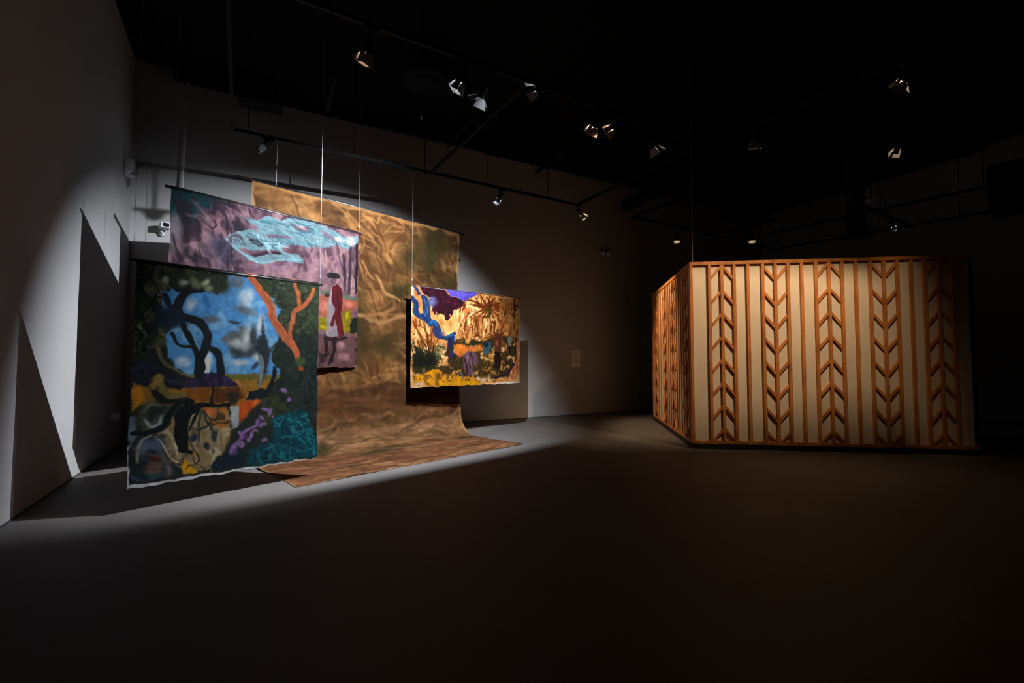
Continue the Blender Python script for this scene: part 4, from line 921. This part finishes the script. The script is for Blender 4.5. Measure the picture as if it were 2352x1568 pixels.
# ------------------------------------------------------------------ lighting tracks
RAILS = []


def track(name, label, segs, rods):
    RAILS.extend(segs)
    t = empty(name, (segs[0][0][0], segs[0][0][1], TRACK_Z)); tag(t, label, 'light track')
    o = Vector(t.location)
    for a, b in segs:
        bm = add_bar(bmesh.new(), Vector((*a, TRACK_Z)) - o, Vector((*b, TRACK_Z)) - o, 0.042, 0.05)
        obj('rail', bm, M['track'], t)
    for p in rods:
        obj('suspension_rod', tube(Vector((*p, TRACK_Z + 0.02)) - o, Vector((*p, 6.92)) - o, 0.007, n=8), M['black'], t)
    return t


def lerp(a, b, f): return (a[0] + (b[0] - a[0]) * f, a[1] + (b[1] - a[1]) * f)


A0, A1, A2, A3 = (-4.27, 6.94), (1.47, 10.34), (3.11, 7.44), (-2.60, 4.08)
track('lighting_track', 'black rectangular lighting track frame hung over the painted banners, with a crossing bar',
      [(A0, A1), (A1, A2), (A2, A3), (A3, A0), ((-1.52, 8.57), (0.20, 5.73))],
      [lerp(A0, A1, f) for f in (0.03, 0.27, 0.46, 0.66, 0.88)] + [lerp(A1, A2, .35)] + [lerp(A2, A3, f) for f in (0.1, 0.5, 0.9)])
B0, B1, B2, B3 = (2.97, 11.23), (8.30, 14.49), (11.66, 10.40), (4.80, 8.02)
track('lighting_track', 'black lighting track frame hung over the lattice pavilion, running into the far right corner',
      [(B0, B1), (B1, (13.0, 8.77)), ((5.64, 12.86), (6.6, 11.4)), (B0, (4.55, 8.5))],
      [lerp(B0, B1, f) for f in (0.05, 0.32, 0.62, 0.86)] + [lerp(B1, B2, f) for f in (0.2, 0.5, 0.8)])
track('lighting_track', 'black second track running beside the flared duct towards the right wall, with a short link',
      [((7.14, 12.70), (9.9, 8.87)), ((8.14, 10.49), (10.30, 11.90))], [(7.5, 12.2), (8.6, 10.67), (9.6, 9.29)])
track('lighting_track', 'black track bar running from the frame corner over the pavilion front towards the camera',
      [((3.2, 7.36), (5.2, 4.45))], [(3.5, 6.93), (4.5, 5.46)])
track('lighting_track', 'short black track above the right end of the pavilion',
      [((5.5, 6.9), (6.9, 7.6))], [(5.7, 7.0), (6.7, 7.5)])


def track_lamp(key, pos, aim, color, watts, beam, blend, opens, size, label, roll=0):
    pos = Vector(pos); d = (Vector(aim) - pos).normalized()
    t = empty('track_spotlight', (pos.x, pos.y, pos.z)); tag(t, label, 'spotlight', 'spotlights on the ceiling tracks')
    side = d.cross(Vector((0, 0, 1))).normalized(); up = side.cross(d)
    hm = Matrix((side, up, d)).transposed().to_4x4()      # local z along the beam, y up, x to the right of the beam
    H_, Lh, r = hm @ Matrix.Rotation(R(roll), 4, 'Z'), 0.15, 0.045
    # housing: a can open at the mouth, the light sits just inside it
    prof = [(0.012, -Lh - 0.012), (r * 0.8, -Lh - 0.01), (r, -Lh), (r, -0.02), (r + 0.006, -0.018), (r + 0.006, 0.0), (r - 0.004, 0.0), (r - 0.006, -0.03), (0.01, -0.034)]
    can = lathe(prof, 20); can.transform(H_); obj('housing', can, M['black'], t, False)
    if watts > 0:
        ln = lathe([(0.02, -0.0335), (0.034, -0.0325), (0.034, -0.0315), (0.02, -0.0305)], 18); ln.transform(H_)
        obj('lens', ln, material('lamp_glow', (0.8, 0.8, 0.8), emit=color, strength=160 + min(watts, 500) * 0.6), t)
    # four flaps hinged round the mouth: below, above, left, right
    for (hx, hy), op in zip(((0, -1), (0, 1), (-1, 0), (1, 0)), opens):
        w0, w1, ln_ = (0.046, 0.105, 0.115) if hy else (0.034, 0.050, 0.115)
        hd = Vector((hx, hy, 0)); tg = Vector((-hy, hx, 0)); a = min((R(k) for k in range(-34, 70)), key=lambda q: abs(math.atan2(r + 0.006 + ln_ * math.sin(q), ln_ * math.cos(q) + 0.004) - R(op)))
        out = hd * math.sin(a) + Vector((0, 0, 1)) * math.cos(a); nrm = out.cross(tg).normalized() * 0.0015
        b0 = hd * (r + 0.006); bm = bmesh.new()
        pl = [b0 - tg * w0, b0 + tg * w0, b0 + tg * w1 + out * ln_, b0 - tg * w1 + out * ln_]
        f = [bm.verts.new(p - nrm) for p in pl]; g = [bm.verts.new(p + nrm) for p in pl]
        bm.faces.new(f[::-1]); bm.faces.new(g)
        for i in range(4): bm.faces.new((f[i], f[(i + 1) % 4], g[(i + 1) % 4], g[i]))
        bmesh.ops.recalc_face_normals(bm, faces=bm.faces[:]); bm.transform(H_)
        obj('barn_door', bm, M['flap'], t)
    # yoke from the can up to the adapter on the track
    back = H_ @ Vector((0, 0, -Lh * 0.55)); best = None
    for a, b in RAILS:
        a = Vector((*a, 0)); b = Vector((*b, 0)); dr = b - a; w = Vector((pos.x + back.x, pos.y + back.y, 0))
        q = a + dr * min(max((w - a).dot(dr) / dr.length_squared, 0.02), 0.98)
        if best is None or (q - w).length < best[0]: best = ((q - w).length, q, dr.normalized())
    top = Vector((best[1].x - pos.x, best[1].y - pos.y, TRACK_Z - pos.z - 0.0440)); rail = best[2]
    yk = bmesh.new()
    for s in (-1, 1):
        p = H_ @ Vector((s * (r + 0.008), 0, -Lh * 0.55))
        add_bar(yk, p, top + Vector((side.x, side.y, 0)) * s * 0.012, 0.01, 0.022)
    add_tube(yk, top - Vector((0, 0, 0.03)), top + Vector((0, 0, 0.017)), 0.014, n=10)
    obj('yoke', yk, M['black'], t)
    ad = add_bar(bmesh.new(), top - rail * 0.07, top + rail * 0.10, 0.036, 0.036)
    obj('track_adapter', ad, M['black'], t)
    if watts > 0:
        ld = bpy.data.lights.new('spot_beam', 'SPOT'); ld.energy = watts; ld.color = color
        ld.spot_size = R(beam); ld.spot_blend = blend; ld.shadow_soft_size = size
        lo_ = bpy.data.objects.new('spot_beam', ld); COL.objects.link(lo_); lo_.parent = t
        lm = Matrix((side, up, d * -1)); 
        # a lamp shines along its local -z
        x = side; z = d * -1; y = z.cross(x)
        rot = Matrix((x, y, z)).transposed().to_4x4(); rot.translation = H_ @ Vector((0, 0, -0.004))
        lo_.matrix_local = rot
    return t


for rec in LAMPS: track_lamp(*rec)

# ------------------------------------------------------------------ things on the walls
t = empty('surveillance_camera'); t.matrix_world = back_frame(0.49, 4.03); tag(t, 'white surveillance camera mounted on the back wall beside the mauve banner', 'camera')
rm = Matrix.Rotation(R(18), 4, 'Z')
b = box(-0.075, 0.075, -0.33, -0.10, -0.055, 0.055, 0.012); b.transform(rm); obj('camera_body', b, M['white'], t)
b = box(-0.05, 0.05, -0.334, -0.328, -0.036, 0.036, 0.002); b.transform(rm); obj('front_window', b, M['glass'], t)['label'] = 'black front window'
b = bmesh.new(); add_tube(b, (0.0, -0.16, -0.04), (0.0, -0.06, -0.12), 0.022); add_tube(b, (0.0, -0.07, -0.115), (0, 0.0, -0.12), 0.04); obj('bracket', b, M['white'], t, True)

cb = bmesh.new()
add_tube(cb, (-6.269, 8.752, 6.928), (-6.325, 8.723, 4.241), 0.019, n=10)
add_tube(cb, (-6.325, 8.723, 4.241), (-6.335, 8.723, 0.03), 0.019, n=10)
tag(obj('hanging_cable', cb, M['cable'], None, True), 'pale cable hanging down the back wall behind the left end of the mauve banner', 'cable')

t = empty('wall_speaker'); t.matrix_world = left_frame(0.56, 4.9); tag(t, 'small pale box fixed high on the left wall near the corner', 'wall box')
b = bmesh.new(); add_box(b, -0.09, 0.11, -0.13, 0.0, -0.14, 0.15, None, 0.02); obj('cabinet', b, M['white'], t)
obj('front_cover', box(-0.075, 0.095, -0.135, -0.131, -0.12, 0.13), M['grey'], t)

t = empty('wall_socket'); t.matrix_world = left_frame(0.88, 0.58); tag(t, 'pale socket box low on the left wall beside the nearest banner', 'socket')
obj('backplate', box(-0.10, 0.10, -0.012, 0.0, -0.045, 0.075, 0.003), M['white'], t); obj('cover', box(-0.085, 0.03, -0.11, -0.013, -0.05, 0.06, 0.004), M['white'], t)

t = empty('emergency_light'); t.matrix_world = back_frame(11.06, 4.70); tag(t, 'small emergency light with twin lamp heads high on the back wall', 'emergency light')
obj('case', box(-0.17, 0.17, -0.10, 0, -0.075, 0.075, 0.012), M['grey'], t)
for s in (-1, 1):
    b = bmesh.new(); add_tube(b, (s * 0.09, -0.09, 0.0), (s * 0.09 - 0.02, -0.17, -0.02), 0.035, 0.055); obj('lamp_head', b, M['white'], t, True)

t = empty('wall_text_panel'); t.matrix_world = back_frame(10.05, 1.60); tag(t, 'pale printed text panel on the back wall between the small banner and the pavilion', 'sign')
obj('sheet', box(-0.14, 0.14, -0.006, 0, -0.24, 0.24), M['paper'], t)
rng = random.Random(5)
b = bmesh.new()
for i in range(13):
    z = 0.19 - i * 0.028
    if i in (1, 7): continue
    x = -0.11
    while x < 0.10:
        wd = rng.uniform(0.012, 0.04)
        add_box(b, x, min(x + wd, 0.11), -0.0072, -0.0062, z - 0.004, z + 0.004); x += wd + 0.008
obj('printed_lines', b, M['ink'], t)

t = empty('wall_socket'); t.matrix_world = back_frame(12.25, 0.47); tag(t, 'small dark socket low on the back wall left of the pavilion', 'socket')
obj('backplate', box(-0.06, 0.06, -0.012, 0, -0.08, 0.04, 0.003), M['white'], t); obj('cover', box(-0.045, 0.045, -0.06, -0.013, -0.0, 0.05, 0.004), M['grey'], t)

# ------------------------------------------------------------------ ducts and fittings in the dark under the ceiling
def thing_mesh(name, bm, mat, label, cat, mw=None, group=None, smooth=False):
    return tag(obj(name, bm, M[mat], None, smooth, mw), label, cat, group)


dd = empty('flared_duct', (7.10, 9.45, 4.05)); tag(dd, 'black round duct with a flared bell mouth hanging above the right part of the pavilion', 'duct')
obj('pipe', lathe([(0.17, 0.10), (0.17, 2.86)], 24), M['duct'], dd, True)
obj('flange', lathe([(0.20, 0.0), (0.28, 0.01), (0.285, 0.03), (0.22, 0.06), (0.17, 0.11)], 24), M['duct'], dd, True)
b = bmesh.new(); add_tube(b, (0, 0, 0), tuple(BD * 0.0 + BN * -1.2), 0.17, n=20)
thing_mesh('round_duct', b, 'duct', 'black round duct end sticking out below the ceiling behind the pavilion track corner', 'duct', Matrix.Translation((3.9, 12.4, 6.1)), None, True)
thing_mesh('hanging_box', box(-0.38, 0.38, -0.2, 0.2, 0, 0.45, 0.01), 'duct', 'black box hung from the ceiling above the left end of the long track', 'ceiling box', back_frame(2.1, 6.47, 0.7))
thing_mesh('ceiling_pipe', add_tube(bmesh.new(), (0, 0, 0), tuple(BN * 1.6), 0.05, n=12), 'duct', 'black pipe end poking out over the long track corner', 'pipe', Matrix.Translation((0.62, 11.6, 6.32)), None, True)
thing_mesh('ceiling_pipe', add_tube(bmesh.new(), (0, 0, 0), tuple(BN * 1.6), 0.04, n=12), 'duct', 'thin black pipe end over the middle of the long track', 'pipe', Matrix.Translation((-1.45, 10.4, 6.42)), None, True)
thing_mesh('ceiling_pipe', add_tube(bmesh.new(), (0, 0, 0), tuple(BN * 1.4), 0.04, n=12), 'duct', 'short black pipe end above the left part of the long track', 'pipe', Matrix.Translation((-3.72, 9.1, 6.5)), None, True)
thing_mesh('air_duct', box(-1.3, 1.3, -0.5, 0.5, 0, 0.9, 0.02), 'duct', 'large black rectangular duct at the right edge of the view under the ceiling', 'duct', Matrix.Translation((10.9, 8.6, 4.6)) @ Matrix.Rotation(R(-52), 4, 'Z'))
thing_mesh('air_duct', box(-0.7, 0.7, -0.35, 0.35, 0, 0.6, 0.02), 'duct', 'black rectangular duct box over the rear track behind the pavilion', 'duct', Matrix.Translation((7.1, 13.9, 5.75)) @ Matrix.Rotation(R(28), 4, 'Z'))
dk = empty('ceiling_speaker', (8.25, 10.5, 5.16)); tag(dk, 'pale round disc shaped ceiling speaker above the flared duct', 'speaker')
obj('grille', lathe([(0.12, 0.0), (0.145, 0.01), (0.15, 0.03), (0.06, 0.06)], 24), M['white'], dk, True)
obj('stem', tube((0, 0, 0.06), (0, 0, 1.76), 0.012, n=8), M['black'], dk)
dk = empty('air_diffuser', (-1.53, 8.11, 6.5)); tag(dk, 'black round air diffuser with concentric rings, left of the cool spotlight pair', 'air vent')
obj('outer_ring', lathe([(0.36, 0.0), (0.42, 0.0), (0.42, 0.05), (0.20, 0.05)], 32), M['black'], dk)
obj('inner_ring', lathe([(0.20, -0.03), (0.24, -0.03), (0.24, 0.049), (0.18, 0.049)], 32), M['black'], dk)
obj('collar', lathe([(0.20, 0.05), (0.20, 0.45)], 24), M['duct'], dk, True)
# stemmed dome added by the brightest lamp to throw the back wall's dome shadow
dk = empty('shadow_dome', (-1.227, 6.098, 4.774)); tag(dk, 'tiny black shadow casting dome on a thin stem, added beside the brightest cool spotlight', 'shadow caster')
obj('dome', lathe([(0.004, -0.021), (0.010, -0.018), (0.016, -0.010), (0.019, 0.0)], 16), M['felt'], dk, True)
obj('mounting_plate', box(-0.026, 0.026, -0.026, 0.026, 0.0, 0.008), M['felt'], dk)
obj('stem', tube((0, 0, 0.008), (0, 0, 2.1), 0.0042, n=8), M['felt'], dk)
